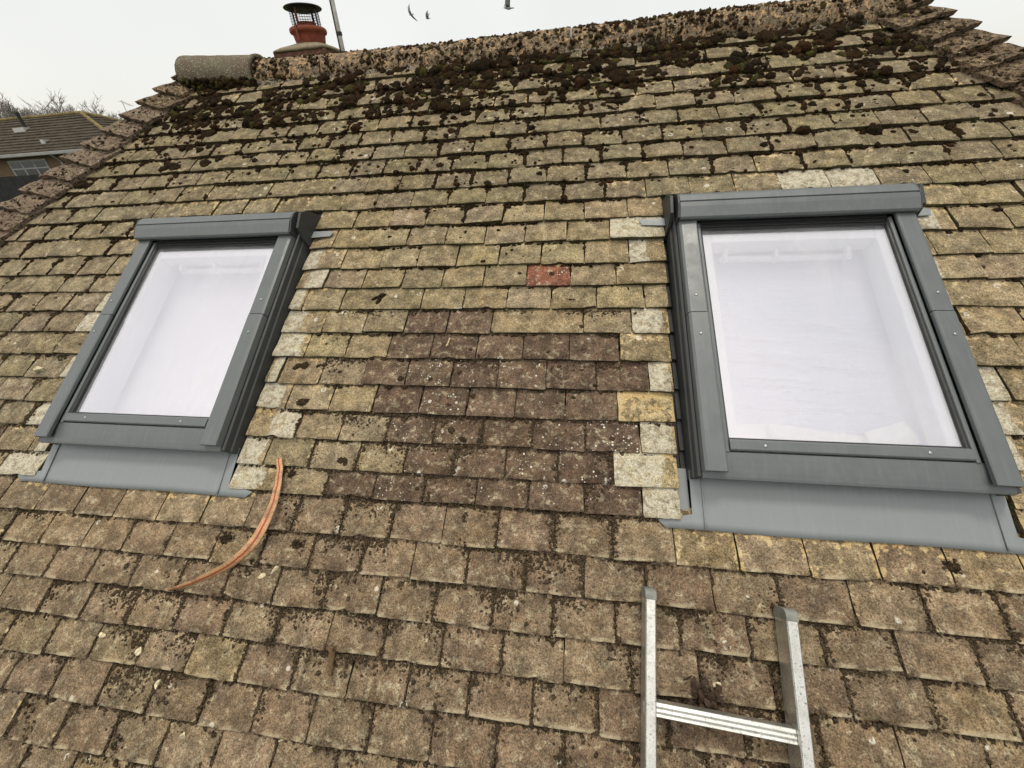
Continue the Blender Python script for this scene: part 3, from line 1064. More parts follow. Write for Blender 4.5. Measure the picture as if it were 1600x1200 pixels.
    for s in (-1, 1):
        bm = bmesh.new()
        pts = []
        for j in range(9):
            t = j / 8; pts.append((s * .362, V_(.078 + t * .150), -.0043 + t * .0066))
        bm_tube(bm, pts, .0026, 6)
        obj('welt', bm_mesh('welt', bm, smooth=True), ap, apron)
    for s in (-1, 1):
        x0, x1 = sorted((s * .3950, s * .428))
        px('side_apron', [(.096, -.022), (.096, -.0195), (.250, -.0275), (.250, -.030)], x0, x1, ap, apron, 0)
    px('apron_upstand', [(.236, .000), (.236, .0335), (.2385, .0335), (.2385, .000)], -.376, .376, ap)
    # --- glazing and the white inside
    bx('glass', -.2965, .2965, .319, 1.107, .0495, .0535, MT['glass_l'], 0)
    wh = MT['white']
    for s in (-1, 1):
        x0, x1 = sorted((s * .262, s * .2965))
        bx('inner_sash', x0, x1, .28, 1.105, -.012, .047, wh, .004)
        x0, x1 = sorted((s * .285, s * .349))
        bx('inner_frame', x0, x1, .262, 1.119, -.060, -.0125, wh, .003)
    bx('inner_sash', -.2615, .2615, .28, .322, -.012, .047, wh, .004)
    bx('inner_sash', -.2615, .2615, 1.045, 1.105, -.012, .047, wh, .004)
    # control bar along the head of the sash
    bar = None
    bm = bmesh.new()
    bm_tube(bm, [(-.215, V_(1.022), -.018), (.215, V_(1.022), -.018)], .011, 12)
    bar = obj('control_bar', bm_mesh('control_bar', bm, smooth=True), wh, root)
    for u in (-.20, -.03, .20):
        px('bar_bracket', [(1.010, -.03), (1.010, .0), (1.0445, .01), (1.0445, -.01)], u - .006, u + .006, wh, bar)
    # lining of the shaft
    ln = MT['lining']
    for s in (-1, 1):
        bm = bmesh.new()
        q = [(s * .350, V_(.24)), (s * .350, V_(1.14)), (s * .372, V_(1.14)), (s * .372, V_(.24))]
        bm_prism(bm, q, -.42, -.0605, 'z')
        obj('shaft_lining', bm_mesh('shaft_lining', bm), ln, root)
    bx('shaft_lining', -.3495, .3495, .238, .2615, -.42, -.0605, ln, 0)
    bx('shaft_lining', -.3495, .3495, 1.1195, 1.14, -.42, -.0605, ln, 0)
    # the sheet hung across the shaft
    nu, nv = 60, 90
    r = np.random.default_rng(5 + int(film))
    verts = []; faces = []
    amp = .0007 if film else .0003
    for j in range(nv + 1):
        for i in range(nu + 1):
            u = -.349 + .698 * i / nu; v = .263 + (1.119 - .263) * j / nv
            cr = abs(vnoise(u * 6 + 3, v * 34, 4) - .5) * 2 + .6 * abs(vnoise(u * 11 + 3, v * 60, 8) - .5)
            verts.append((u, V_(v), (-.058 if film else -.075) + amp * float(cr) + .006 * math.sin(v * 6)))
    for j in range(nv):
        for i in range(nu):
            a = j * (nu + 1) + i
            faces.append((a, a + 1, a + nu + 2, a + nu + 1))
    obj('dust_sheet', mesh_from('dust_sheet', np.array(verts), faces), MT['film'] if film else ln, root)
    if film:
        rr_ = np.random.default_rng(9)
        bm = bmesh.new()
        lines = [(-.27 + rr_.uniform(0, .04), .26 - rr_.uniform(0, .1), 1.0 - .012 * k - .0009 * k * k * .3, .0006, .0007) for k in range(16)]
        lines += [(a0_, a0_ + rr_.uniform(.10, .36), rr_.uniform(.42, .80), rr_.uniform(.002, .006), rr_.uniform(.0008, .0015)) for a0_ in rr_.uniform(-.26, .12, 34)]
        for u0, u1, v, jit, rad in lines:
            n = max(6, int((u1 - u0) / .012))
            u1 = min(u1, .262)
            pts = [(u0 + (u1 - u0) * i / n, V_(v + (rr_.normal(0, jit) if i % 2 else 0) - .02 * (i / n) * (1 if jit > .001 else .1)), -.0545 + rr_.normal(0, .0004)) for i in range(n + 1)]
            bm_tube(bm, pts, [rad * rr_.uniform(.2, 1.3) for _ in pts], 5, False)
        obj('film_creases', bm_mesh('film_creases', bm, smooth=True), MT['crease'], root)
    if chip_paper:
        for (u0, v0, w_, h_, rz, wz, bend) in ((-.19, .355, .20, .09, .12, -.036, .012), (.03, .348, .36, .07, -.12, -.030, .006), (.185, .370, .14, .07, .35, -.026, .014), (-.20, .345, .12, .06, -.3, -.024, .01)):
            n = 10; verts = []; faces = []
            for j in range(2):
                for i in range(n + 1):
                    for_z = bend * math.sin(i / n * 3.0 + j)
                    x = (i / n - .5) * w_; y = (j - .5) * h_
                    verts.append((u0 + x * math.cos(rz) - y * math.sin(rz), V_(v0 + x * math.sin(rz) + y * math.cos(rz)), wz + for_z))
            for i in range(n): faces.append((i, i + 1, n + 2 + i, n + 1 + i))
            me = mesh_from('paper_sheet', np.array(verts), faces)
            md = obj('paper_sheet', me, MT['paper'], root)
            sm = md.modifiers.new('thick', 'SOLIDIFY'); sm.thickness = .001
    return root


MT['crease'] = plain('film_crease', (.95, .95, .95), .3, .6, .01, 20, 0)
MT['paper'] = plain('cream_paper', (.93, .92, .87), .8, .2, .02, 20, .02)
skylight(WIN_L, 'grey framed roof window with plain pale glass, its foot beside the orange strap', False, False)
skylight(WIN_R, 'grey framed roof window with crinkled film and papers behind glass, above the ladder', True, True)

# ------------------------------------------------------------------ moss and crumbs
ico = {}


def ico_base(sub, cut=-.35):
    if (sub, cut) in ico: return ico[(sub, cut)]
    b = bmesh.new()
    bmesh.ops.create_icosphere(b, subdivisions=sub, radius=1.0)
    b.verts.ensure_lookup_table()
    v = np.array([x.co[:] for x in b.verts])
    f = np.array([[q.index for q in fa.verts] for fa in b.faces])
    b.free()
    keep = (v[f][:, :, 2].max(1) > cut)
    f = f[keep]
    used = np.unique(f)
    remap = -np.ones(len(v), int); remap[used] = np.arange(len(used))
    ico[(sub, cut)] = (v[used], remap[f])
    return ico[(sub, cut)]


def blobs(recs, sub, amp, freq, seed):
    """recs: array (n, 10): u,v,w, ru,rv,rw, rot, c0,c1,c2"""
    recs = np.asarray(recs, float)
    bv, bf = ico_base(sub)
    n, k = len(recs), len(bv)
    g = np.random.default_rng(seed)
    disp = np.ones((n, k))
    for fq, am in ((freq, amp), (freq * 2.1, amp * .6), (freq * 4.3, amp * .4)):
        for _ in range(2):
            d = g.normal(0, 1, (n, 3)); d /= np.linalg.norm(d, axis=1)[:, None]
            phs = g.uniform(0, 6.28, n)
            disp += am * np.sin(fq * (d @ bv.T) + phs[:, None])
    disp += g.normal(0, amp * .6, (n, k))
    p = bv[None] * disp[:, :, None] * recs[:, None, 3:6]
    c, s = np.cos(recs[:, 6])[:, None], np.sin(recs[:, 6])[:, None]
    x = p[:, :, 0] * c - p[:, :, 1] * s
    y = p[:, :, 0] * s + p[:, :, 1] * c
    p = np.stack([x, y, p[:, :, 2]], 2) + recs[:, None, 0:3]
    f = (bf[None] + (np.arange(n) * k)[:, None, None]).reshape(-1, 3)
    colr = np.concatenate([np.repeat(recs[:, 7:10], k, 0), np.ones((n * k, 1))], 1)
    return p.reshape(-1, 3), f, colr


def surf_w(v, c):
    """height of the tile surface of course c at v"""
    return -(v - course_v(c)) * SLOPE


def in_window(u, v, m=.43):
    return any(abs(u - c) < m and .06 < v < 1.36 for c in (WIN_L, WIN_R))


G = np.random.default_rng(21)
big_b, mid_b, crumbs = [], [], []


def mcol(v):
    q = G.random()
    red = min(1, max(0, G.normal(.24 if v > 1.3 else .15, .3)))
    green = 0.0
    if v > 1.9 and q < .10: green = G.uniform(.2, .8)
    soil = 0.0 if v > 1.0 else min(1, max(0, G.normal(.75 - v * .5, .2)))
    return red, green, soil


# cushions in the upright joints
for c, u in JOINTS:
    vb = course_v(c)
    if vb < -.95 or u < -3.3 or u > 2.2: continue
    if in_window(u, vb + .05): continue
    nw = near_window(u, vb + .05)
    if vb > 1.25: pr = .93
    elif vb > .35: pr = .7 if u < -1.9 else .5
    else: pr = .35
    if u < -1.9 and vb < 1.6: pr = .85
    if u > 1.1 and vb < 1.75: pr = .3
    if 1.25 < vb < 1.5: pr *= .7 if u < -.6 else 1
    if G.random() > pr * (1 - .95 * min(1, nw * 1.6)): continue
    hi = vb > 1.2 or u < -1.9
    if hi:                       # a wedge under the course above, then a string of cushions down the joint
        for q in range(G.integers(3, 8)):
            rr = G.uniform(.004, .0105)
            v = vb + GAUGE * G.uniform(.76, .98)
            mid_b.append((u + G.normal(0, .013), v, surf_w(v, c) + .001, rr * G.uniform(1, 1.6), rr, rr * G.uniform(.6, 1.0), G.normal(0, .3), *mcol(vb)))
    n = G.integers(4, 13) if hi else G.integers(1, 6)
    v = vb + GAUGE * (G.uniform(.8, 1.0) if hi else G.uniform(.5, 1.0))
    for q in range(n):
        rr = G.uniform(.0035, .0078) * (1.35 if hi else .9)
        if v < vb + .003: break
        if G.random() < .08 and hi: rr *= 1.6
        mid_b.append((u + G.normal(0, .0022), v, surf_w(v, c) - .002, rr, rr * G.uniform(1.0, 1.7), rr * G.uniform(.55, .95), G.normal(0, .25), *mcol(vb)))
        v -= rr * G.uniform(.9, 1.8)
# cushions along the feet of the courses (lying on the course below)
for c in range(-11, 13):
    vb = course_v(c)
    u = max(hip_l(vb), -3.3)
    while u < min(hip_r(vb), 2.2):
        u += G.exponential(.005 if vb > 1.2 else .012)
        v = vb - abs(G.normal(0, .004)) - .001
        if in_window(u, v): continue
        if G.random() < near_window(u, v) * 1.3: continue
        if vnoise(u * 6.1, vb * 14, 9) < (.28 if vb > 1.2 else .50): continue
        rr = G.uniform(.002, .0062) * (1.3 if vb > 1.9 else 1)
        mid_b.append((u, v, surf_w(v, c + 1) + G.uniform(-.001, .006), rr * G.uniform(1, 2.2), rr, rr * G.uniform(.6, 1.1), G.normal(0, .2), *mcol(vb)))
# heavy cushions on the top courses, thinning downwards
for _ in range(22000):
    v = APEX - .10 - abs(G.normal(0, .42))
    u = G.uniform(-2.7, 1.9)
    if u < hip_l(v) - .05 or u > hip_r(v) + .05: continue
    if G.random() > .22 + .7 * math.exp(-(APEX - .1 - v) / .17): continue
    if vnoise(u * 9.0, v * 12.0, 2) < (.37 if v > 2.12 else .35 + .17 * min(.8, APEX - v)): continue
    if v < 1.42 or G.random() < near_window(u, v): continue
    cc = int(round((1.3334 - v) / GAUGE + .5))
    rr = abs(G.normal(.007, .0055)) * (1.0 if v > 1.95 else .7) + .0035
    if G.random() < .07: rr *= 1.7
    if v < 1.9: rr *= .9
    big_b.append((u, v, surf_w(v, cc) - .002, rr, rr * G.uniform(.8, 1.25), rr * G.uniform(.65, 1.05), G.uniform(0, 6.28), *mcol(v)))
# small loose cushions all over
for _ in range(900):
    u = G.uniform(-3.0, 1.9); v = G.uniform(.1, 2.1)
    if in_window(u, v) or u < hip_l(v) or u > hip_r(v) or G.random() < near_window(u, v): continue
    cc = int(math.ceil((1.3334 - v) / GAUGE))
    rr = abs(G.normal(.003, .003)) + .002
    mid_b.append((u, v, surf_w(v, cc) , rr, rr * G.uniform(.8, 1.6), rr * .6, G.uniform(0, 6.28), *mcol(v)))
# clumps set singly; the lower right one stands in for a dark tile hole
for x, y, rpx, sq in ((590, 465, 13, .6), (470, 573, 11, .6), (500, 570, 9, .5), (471, 627, 14, .55), (318, 255, 10, .7), (268, 262, 13, .6), (120, 290, 14, .6), (660, 120, 8, .6),
                      (805, 655, 11, .5), (893, 470, 7, .6), (1493, 887, 13, .9), (1498, 200, 15, 1.1), (1430, 205, 9, 1), (1187, 118, 12, 1), (968, 157, 18, .6), (1434, 115, 17, .8),
                      (872, 125, 12, .7), (1020, 112, 13, .8), (320, 210, 12, .6), (250, 230, 12, .5), (720, 480, 8, .5), (350, 842, 16, .7), (462, 850, 15, .7), (455, 740, 10, .9), (535, 720, 9, 1)):
    p = roof_at(x, y)
    sc_ = np.linalg.norm(roof_at(x + rpx, y) - p)
    cc = int(math.ceil((1.3334 - p[1]) / GAUGE))
    if p[1] < .2:               # a heap of crumbs rather than a cushion
        for _ in range(170):
            rr = abs(G.normal(.0018, .0012)) + .0010
            d_ = abs(G.normal(0, .45)) * sc_; a_ = G.uniform(0, 6.28)
            crumbs.append((p[0] + d_ * math.cos(a_), p[1] + d_ * math.sin(a_) * sq, surf_w(p[1], cc) + max(0, sc_ * .35 * (1 - d_ / sc_)) * G.random(), rr * 1.2, rr, rr, G.uniform(0, 6), G.uniform(0, .3), 0, G.uniform(.1, .7)))
        continue
    for _ in range(4):
        r2 = sc_ * G.uniform(.45, .75)
        big_b.append((p[0] + G.normal(0, sc_ * .35), p[1] + G.normal(0, sc_ * .35 * sq), surf_w(p[1], cc) - .001, r2, r2 * sq, r2 * .5, G.uniform(0, 1), G.uniform(0, .4), 0, .3 if p[1] < .8 else 0))
# crust of lichen and moss over the ridge and the hip tiles
for _ in range(3200):
    u = G.uniform(-1.83, 1.45); th = G.uniform(-.05, 1.9)
    if vnoise(u * 9, th * 5, 6) < .34: continue
    rad = .116
    y = AX_Y - math.cos(th) * rad; z = AXZ - .088 + ridge_dz(u) + math.sin(th) * rad
    q = np.array([u, y, z]) @ RW
    rr = abs(G.normal(.0035, .003)) + .002
    t = G.random()
    mid_b.append((*q, rr, rr * G.uniform(.7, 1.3), rr * .9, G.uniform(0, 6), G.uniform(0, 1), G.uniform(.3, .9) if t < .12 else 0, G.uniform(.3, 1) if t > .45 else 0))
for vk, sd in HIPS:
    if vk < 1.2: continue
    hp = hip_l if sd < 0 else hip_r
    for _ in range(40 if sd > 0 else 26):
        a, b = G.uniform(.05, 1), G.uniform(0, .55)
        u = hp(vk + b * .2) - sd * .15 * a; v = vk + b * .2 - .02 * a
        w = (.064 * (1 - b) + .014 * b) * (1 - a) ** 1.15 + (.026 * (1 - b) - .01 * b) * a
        rr = abs(G.normal(.0022, .0026)) + .0014
        if sd > 0 and G.random() < .16: rr *= 2.2
        mid_b.append((u, v, w, rr, rr, rr * .6, 0, G.uniform(0, .8), G.uniform(.3, .9) if (sd > 0 and G.random() < .18) else 0, G.uniform(0, .6)))
for _ in range(240):     # mossy skirt below the big end ridge tile
    u = G.uniform(-2.29, -1.82); rr = abs(G.normal(.008, .004)) + .003
    y = AX_Y - .118 - abs(G.normal(0, .012)); z = AXZ - .09 + G.normal(0, .014) + .02 * (-1.82 - u) / .56
    q = np.array([u, y, z]) @ RW
    mid_b.append((*q, rr, rr, rr, 0, G.uniform(0, .4), G.uniform(.2, .8) if G.random() < .3 else 0, 0))
# brown crumbs of dead moss washed against the lower courses
for c in range(5, 23):
    vb = course_v(c)
    for u in np.arange(-2.6, 1.7, .0045):
        v0 = vb - .003
        if in_window(u, v0, .42): continue
        dens = vnoise(u * 7.0, c * 3.7, 12) * .6 + vnoise(u * 23, c * 9.1, 14) * .4
        thr = .54 if c < 10 else (.44 if c < 13 else .33)
        if u > .8: thr += .05
        if near_window(u, v0) > .45: thr += .3
        if c >= 9 and G.random() < .75:
            rr = abs(G.normal(.0022, .0014)) + .0012
            v = v0 - abs(G.normal(0, .003))
            crumbs.append((u + G.normal(0, .004), v, surf_w(v, c + 1) + rr * .3, rr * 1.4, rr, rr, G.uniform(0, 6), G.uniform(0, .4), 0, G.uniform(.5, 1)))
        if dens < thr: continue
        spread = .004 + (dens - thr) * .07
        for _ in range(1 + int((dens - thr) * 14)):
            v = v0 - abs(G.normal(0, spread))
            rr = abs(G.normal(.0018, .0011)) + .0010
            if G.random() < .02: rr *= 1.8
            crumbs.append((u + G.normal(0, .004), v, surf_w(v, c + 1) + rr * .25, rr * G.uniform(.8, 1.6), rr, rr * .8, G.uniform(0, 6), G.uniform(0, .5), 0, G.uniform(.55, 1)))
for c, u in JOINTS:
    if c < 10 or not -2.6 < u < 1.7: continue
    vb = course_v(c)
    if in_window(u, vb + .05, .42) or near_window(u, vb + .05) > .6: continue
    d = vnoise(u * 5.0, c * 5.7, 30)
    if d < .16: continue
    wid = .003 + .012 * max(0, d - .3)
    for _ in range(int(40 + 110 * (d - .16))):
        v = vb + G.uniform(0, GAUGE)
        rr = abs(G.normal(.0018, .0011)) + .0010
        crumbs.append((u + G.normal(0, wid), v, surf_w(v, c) - .001 + rr * .3, rr * G.uniform(.8, 1.5), rr, rr * .8, G.uniform(0, 6), G.uniform(0, .5), 0, G.uniform(.55, 1)))
# wisps of the same crumbs lying on the open tiles, lower left most of all
for _ in range(110):
    u = G.uniform(-2.3, 1.2); v = G.uniform(-.9, .08)
    if G.random() > (.9 if u < -.5 else .35): continue
    if v > .03 and any(abs(u - c_) < .53 for c_ in (WIN_L, WIN_R)): continue
    n = G.integers(6, 40); s_ = G.uniform(.004, .014)
    for _ in range(n):
        uu, vv_ = u + G.normal(0, s_), v + G.normal(0, s_ * 1.3)
        cc = int(math.ceil((1.3334 - vv_) / GAUGE)); rr = abs(G.normal(.0017, .001)) + .0009
        crumbs.append((uu, vv_, surf_w(vv_, cc) + rr * .4, rr * 1.2, rr, rr * .8, 0, G.uniform(0, .5), 0, G.uniform(.2, 1)))

mid_b += [b for b in big_b if b[3] < .014]
big_b = [b for b in big_b if b[3] >= .014]
V1, F1, C1 = blobs(big_b, 3, .10, 3.2, 1)
V2, F2, C2 = blobs([b for b in mid_b if b[3] >= .0042], 2, .14, 2.6, 2)
V4, F4, C4 = blobs([b for b in mid_b if b[3] < .0042], 1, .12, 2.2, 4)
Vm = np.vstack([V1, V2, V4]); Fm = np.vstack([F1, F2 + len(V1), F4 + len(V1) + len(V2)]); Cm = np.vstack([C1, C2, C4])
mo = obj('moss', mesh_from('moss', Vm, Fm, None, dict(mcol=Cm)), MT['moss'])
mo.location = (0, 0, Z0); mo.rotation_euler = (PITCH, 0, 0)
tag(mo, 'dark brown moss cushions in the joints and over the top courses of the roof', 'moss', kind='stuff')
V3, F3, C3 = blobs(crumbs, 1, .22, 2.0, 3)
cr = obj('moss_crumbs', mesh_from('moss_crumbs', V3, F3, None, dict(mcol=C3), smooth=False), MT['moss'])
cr.location = (0, 0, Z0); cr.rotation_euler = (PITCH, 0, 0)
tag(cr, 'brown crumbs of dead moss lying along the lower tile courses', 'debris', kind='stuff')
print('moss', len(big_b), len(mid_b), len(crumbs), 'tiles', len(TILES), 'tris', len(Fm) + len(F3))


# ------------------------------------------------------------------ ladder lying on the tiles
def aluminium():
    m = NT('scratched_aluminium')
    P = m.pos()
    n = m.noise(P, 26, 4, .65); g = m.noise(P, 210, 3, .7)
    mp = m.n('ShaderNodeMapping'); m.put(mp.inputs[0], P); mp.inputs['Scale'].default_value = (1, .12, .12)
    st = m.noise(mp.outputs[0], 700, 2, .6)
    c = m.mix(m.ramp(n, .35, .7), (.62, .62, .59), (.46, .46, .43))
    c = m.mix(m.math('MULTIPLY', m.ramp(g, .56, .68), .8), c, (.15, .14, .115))
    r = m.math('ADD', m.ramp(n, .3, .7, .30, .46), m.ramp(st, .3, .7, -.06, .1))
    return m.bsdf(c, r, .5, .88, m.bump(m.math('ADD', st, g), .25, .001))


MT['alu'] = aluminium()
MT['cap'] = plain('grey_plastic_cap', (.15, .155, .14), .55, .4, .2, 60, .1, .002)
lad = empty('ladder')
lad.matrix_world = Matrix.Translation((0, 0, Z0)) @ Matrix.Rotation(PITCH, 4, 'X') @ Matrix.Translation((.212, -.10, .006)) @ Matrix.Rotation(math.radians(-3.0), 4, 'Z')
tag(lad, 'aluminium ladder lying on the tiles below the window with crinkled film', 'ladder')
for x0 in (-.013, .311):
    st = prism_part('stile', [(x0, .006), (x0, .062), (x0 + .003, .066), (x0 + .023, .066), (x0 + .026, .062), (x0 + .026, .006), (x0 + .023, .002), (x0 + .003, .002)], -.95, 0, MT['alu'], lad, 'y', .0008)
    prof = [(-.004, .001), (-.004, .067)] + [(.004 + .018 * math.cos(t), .049 + .018 * math.sin(t)) for t in np.linspace(math.pi / 2, 0, 7)] + [(.004 + .018 * math.cos(t), .019 + .018 * math.sin(t)) for t in np.linspace(0, -math.pi / 2, 7)]
    prism_part('end_cap', prof, x0 - .0008, x0 + .0268, MT['cap'], st, 'x', .0015)
for k in range(4):
    v = -.232 - .25 * k
    prof = [(v - .0145, .026), (v - .0145, .052)] + [(v - .0125 + i * .005, .0555 if i % 2 == 0 else .0538) for i in range(6)] + [(v + .0145, .052), (v + .0145, .026)]
    prism_part('rung', prof, .0133, .3107, MT['alu'], lad, 'x', .0006)
    bm = bmesh.new()
    bm_box(bm, -.0142, -.0133, v - .012, v + .012, .028, .052)
    obj('rung_plug', bm_mesh('rung_plug', bm, .0003), MT['alu'], lad)

# ------------------------------------------------------------------ orange strap
m = NT('orange_webbing')
uvn = m.n('ShaderNodeSeparateXYZ'); m.put(uvn.inputs[0], m.n('ShaderNodeUVMap').outputs[0])
g = m.noise(m.pos(), 240, 3, .6)
cx_ = m.math('ABSOLUTE', m.math('SUBTRACT', uvn.outputs[0], .5))
col = m.mix(m.ramp(cx_, .075, .12, 1, 0), (.42, .25, .125), (.30, .045, .018))
col = m.mix(m.ramp(cx_, .40, .46), col, (.34, .16, .085))
col = m.mix(1.0, col, m.ramp(g, .3, .7, .75, 1.2), 'MULTIPLY')
d2 = m.noise(m.pos(), 38, 4, .65)
col = m.mix(m.ramp(d2, .46, .68, 0, .65), col, (.13, .075, .04))
MT['strap'] = m.bsdf(col, .6, .4, 0, m.bump(g, .4, .001))
path = [(436, 716, .012, 14, 0.0), (437, 735, .016, 15, 0.02), (434, 760, .022, 17, .03), (424, 795, .030, 21, .1), (408, 830, .034, 25, .2), (388, 858, .034, 22, .5), (362, 880, .030, 17, .75), (332, 897, .024, 14, .9), (300, 911, .016, 13, 1.0), (275, 919, .010, 12, 1.05), (262, 921, .006, 10, 1.1)]
ctrl = [roof_at(x, y, w) for x, y, w, _, _ in path]
pp = np.array(ctrl); tt = np.linspace(0, len(pp) - 1, 60)
C_ = np.stack([np.interp(tt, range(len(pp)), pp[:, k]) for k in range(3)], 1)
for _ in range(3): C_[1:-1] = (C_[:-2] + 2 * C_[1:-1] + C_[2:]) / 4
tilt = np.interp(tt, range(len(pp)), [q[4] for q in path]); wid = np.interp(tt, range(len(pp)), [.0215, .023, .026, .029, .032, .030, .027, .024, .021, .018, .010])
verts, faces, uvs = [], [], []
NX = 9
for i in range(60):
    d = C_[min(i + 1, 59)] - C_[max(i - 1, 0)]; d /= np.linalg.norm(d)
    sd_ = np.cross(d, [0, 0, 1.0]); sd_ /= np.linalg.norm(sd_)
    up = np.cross(sd_, d)
    a = sd_ * math.cos(tilt[i]) + up * math.sin(tilt[i]); b = np.cross(a, d)
    for k in range(NX):
        x = k / (NX - 1)
        verts.append(C_[i] + np.array([0, 0, .0016 * math.sin(i * .9) * math.sin(i * .31)]) + a * (x - .5) * wid[i] + b * (.0022 * math.cos((x - .5) * math.pi)))
        uvs.append((x, i / 59))
for i in range(59):
    for k in range(NX - 1):
        q = i * NX + k; faces.append((q, q + 1, q + NX + 1, q + NX))
me = mesh_from('strap', np.array(verts), faces, np.array(uvs))
st = obj('strap', me, MT['strap'])
st.location = (0, 0, Z0); st.rotation_euler = (PITCH, 0, 0)
sm = st.modifiers.new('thick', 'SOLIDIFY'); sm.thickness = .0016
tag(st, 'curled orange strap with a red centre line hanging over the lower tiles', 'strap')

# ------------------------------------------------------------------ small litter on the tiles
MT['chip'] = plain('pale_mortar', (.46, .40, .27), .9, .2, .35, 120, .4, .002)
MT['twig'] = plain('bleached_twig', (.42, .32, .19), .9, .2, .3, 90, .4, .002)
MT['bark'] = plain('wet_bark', (.10, .065, .032), .9, .2, .4, 120, .6, .003)
MT['rust_leaf'] = plain('rusty_dead_leaf', (.034, .020, .011), .8, .3, .4, 80, .5, .003)


def tile_w(v):
    c = int(math.ceil((1.3334 - v) / GAUGE + .1))
    return -(v - course_v(c)) * SLOPE


def chip(x, y, lpx, asp, rot, mat, name, label, cat, group=None, sd=1):
    p = roof_at(x, y)
    L = np.linalg.norm(roof_at(x + lpx, y) - p)
    r = np.random.default_rng(sd)
    b = bmesh.new()
    bmesh.ops.create_icosphere(b, subdivisions=2, radius=1.25)
    n = r.normal(0, 1, (9, 3)); n /= np.linalg.norm(n, axis=1)[:, None]
    off_ = r.uniform(.35, .8, 9)
    for v in b.verts:
        c = np.array(v.co)
        for k in range(9):
            d = c @ n[k]
            if d > off_[k]: c = c - n[k] * (d - off_[k])
        v.co = (c[0] * L / 2, c[1] * L / 2 * asp, c[2] * L / 2 * min(asp, .6))
    me = bm_mesh(name, b)
    o = obj(name, me, mat)
    o.matrix_world = Matrix.Translation((0, 0, Z0)) @ Matrix.Rotation(PITCH, 4, 'X') @ Matrix.Translation((p[0], p[1], tile_w(p[1]) + L * min(asp, .6) * .3)) @ Matrix.Rotation(rot, 4, 'Z')
    tag(o, label, cat, group)


GC = 'mortar chips scattered on the tiles'
chip(407, 899, 15, .55, .6, MT['chip'], 'mortar_chip', 'rounder pale mortar chip left of the flat one, near the strap', 'chip', GC, 1)
chip(426, 890, 22, .38, .9, MT['chip'], 'mortar_chip', 'flat oblong pale chip just right of the strap', 'chip', GC, 2)
chip(219, 1018, 14, .8, .3, MT['chip'], 'mortar_chip', 'pale mortar chip in a mossy joint below the left end of the strap', 'chip', GC, 3)
chip(243, 1071, 11, .7, 1.2, MT['chip'], 'mortar_chip', 'small pale mortar chip near the bottom left, above another chip', 'chip', GC, 4)
chip(281, 1153, 15, .5, 1.0, MT['chip'], 'mortar_chip', 'oblong pale mortar chip lowest of those at the bottom left', 'chip', GC, 5)
chip(157, 992, 11, .7, 0, MT['chip'], 'mortar_chip', 'pale mortar chip leftmost of all on the lower tiles', 'chip', GC, 6)
chip(1119, 1070, 14, .75, .2, MT['chip'], 'mortar_chip', 'pale mortar chip between the ladder stiles above the rung', 'chip', GC, 7)
chip(62, 578, 18, .6, .4, MT['chip'], 'mortar_chip', 'pale mortar lump beside the left roof window, on an upper tile', 'chip', GC, 8)
chip(435, 1160, 8, .7, .4, MT['chip'], 'mortar_chip', 'tiny pale mortar chip at the bottom, right of the oblong one', 'chip', GC, 9)


def twig(x0, y0, x1, y1, rad, mat, label, sd):
    a, b = roof_at(x0, y0), roof_at(x1, y1)
    a[2] = tile_w(a[1]) + rad * 1.1; b[2] = tile_w(b[1]) + rad * 1.1
    lift = max(0, rad)
    r = np.random.default_rng(sd)
    bm = bmesh.new()
    n = 8
    pts = [a + (b - a) * i / (n - 1) + r.normal(0, rad * .35, 3) + np.array([0, 0, lift]) for i in range(n)]
    bm_tube(bm, pts, [rad * (.6 + .5 * math.sin(math.pi * (i + .8) / n)) * r.uniform(.8, 1.2) for i in range(n)], 8)
    o = obj('twig', bm_mesh('twig', bm, smooth=True), mat)
    o.location = (0, 0, Z0); o.rotation_euler = (PITCH, 0, 0)
    tag(o, label, 'twig', 'twigs lying on the tiles')


twig(703, 528, 697, 542, .0032, MT['twig'], 'short straw coloured twig on the dark brown tiles between the windows', 1)
twig(525, 1008, 519, 1054, .0075, MT['bark'], 'thick dark twig lying down the slope on the lower tiles', 2)


def leaf_clump(x, y, rpx, label, sd, n=14):
    p = roof_at(x, y); L = np.linalg.norm(roof_at(x + rpx, y) - p)
    r = np.random.default_rng(sd)
    bm = bmesh.new()
    for _ in range(n):
        c = Vector((r.normal(0, L * .4), r.normal(0, L * .4), L * .15 + abs(r.normal(0, L * .15))))
        ax = Vector(r.normal(0, 1, 3)); ax.z *= .4; ax.normalize()
        sdv = ax.cross(Vector((r.normal(0, .3), r.normal(0, .3), 1))).normalized()
        l, w_ = L * r.uniform(.35, .7), L * r.uniform(.06, .16)
        prev = None
        for i in range(5):
            t = i / 4 - .5; wd = w_ * (1 - (2 * t) ** 2) + L * .012
            cc = c + ax * t * l + Vector((0, 0, L * .12 * math.cos(t * 3)))
            a, b = bm.verts.new(cc - sdv * wd), bm.verts.new(cc + sdv * wd)
            if prev: bm.faces.new((prev[0], prev[1], b, a))
            prev = (a, b)
    o = obj('leaf_litter', bm_mesh('leaf_litter', bm), MT['rust_leaf'])
    sm = o.modifiers.new('thick', 'SOLIDIFY'); sm.thickness = .0008
    o.matrix_world = Matrix.Translation((0, 0, Z0)) @ Matrix.Rotation(PITCH, 4, 'X') @ Matrix.Translation((p[0], p[1], tile_w(p[1]) + .002))
    tag(o, label, 'leaf litter')


leaf_clump(676, 1124, 17, 'rusty dead leaf scrap on the tiles at the bottom centre', 3, 12)
leaf_clump(1100, 1083, 29, 'matted rusty root clump between the ladder stiles', 4, 46)

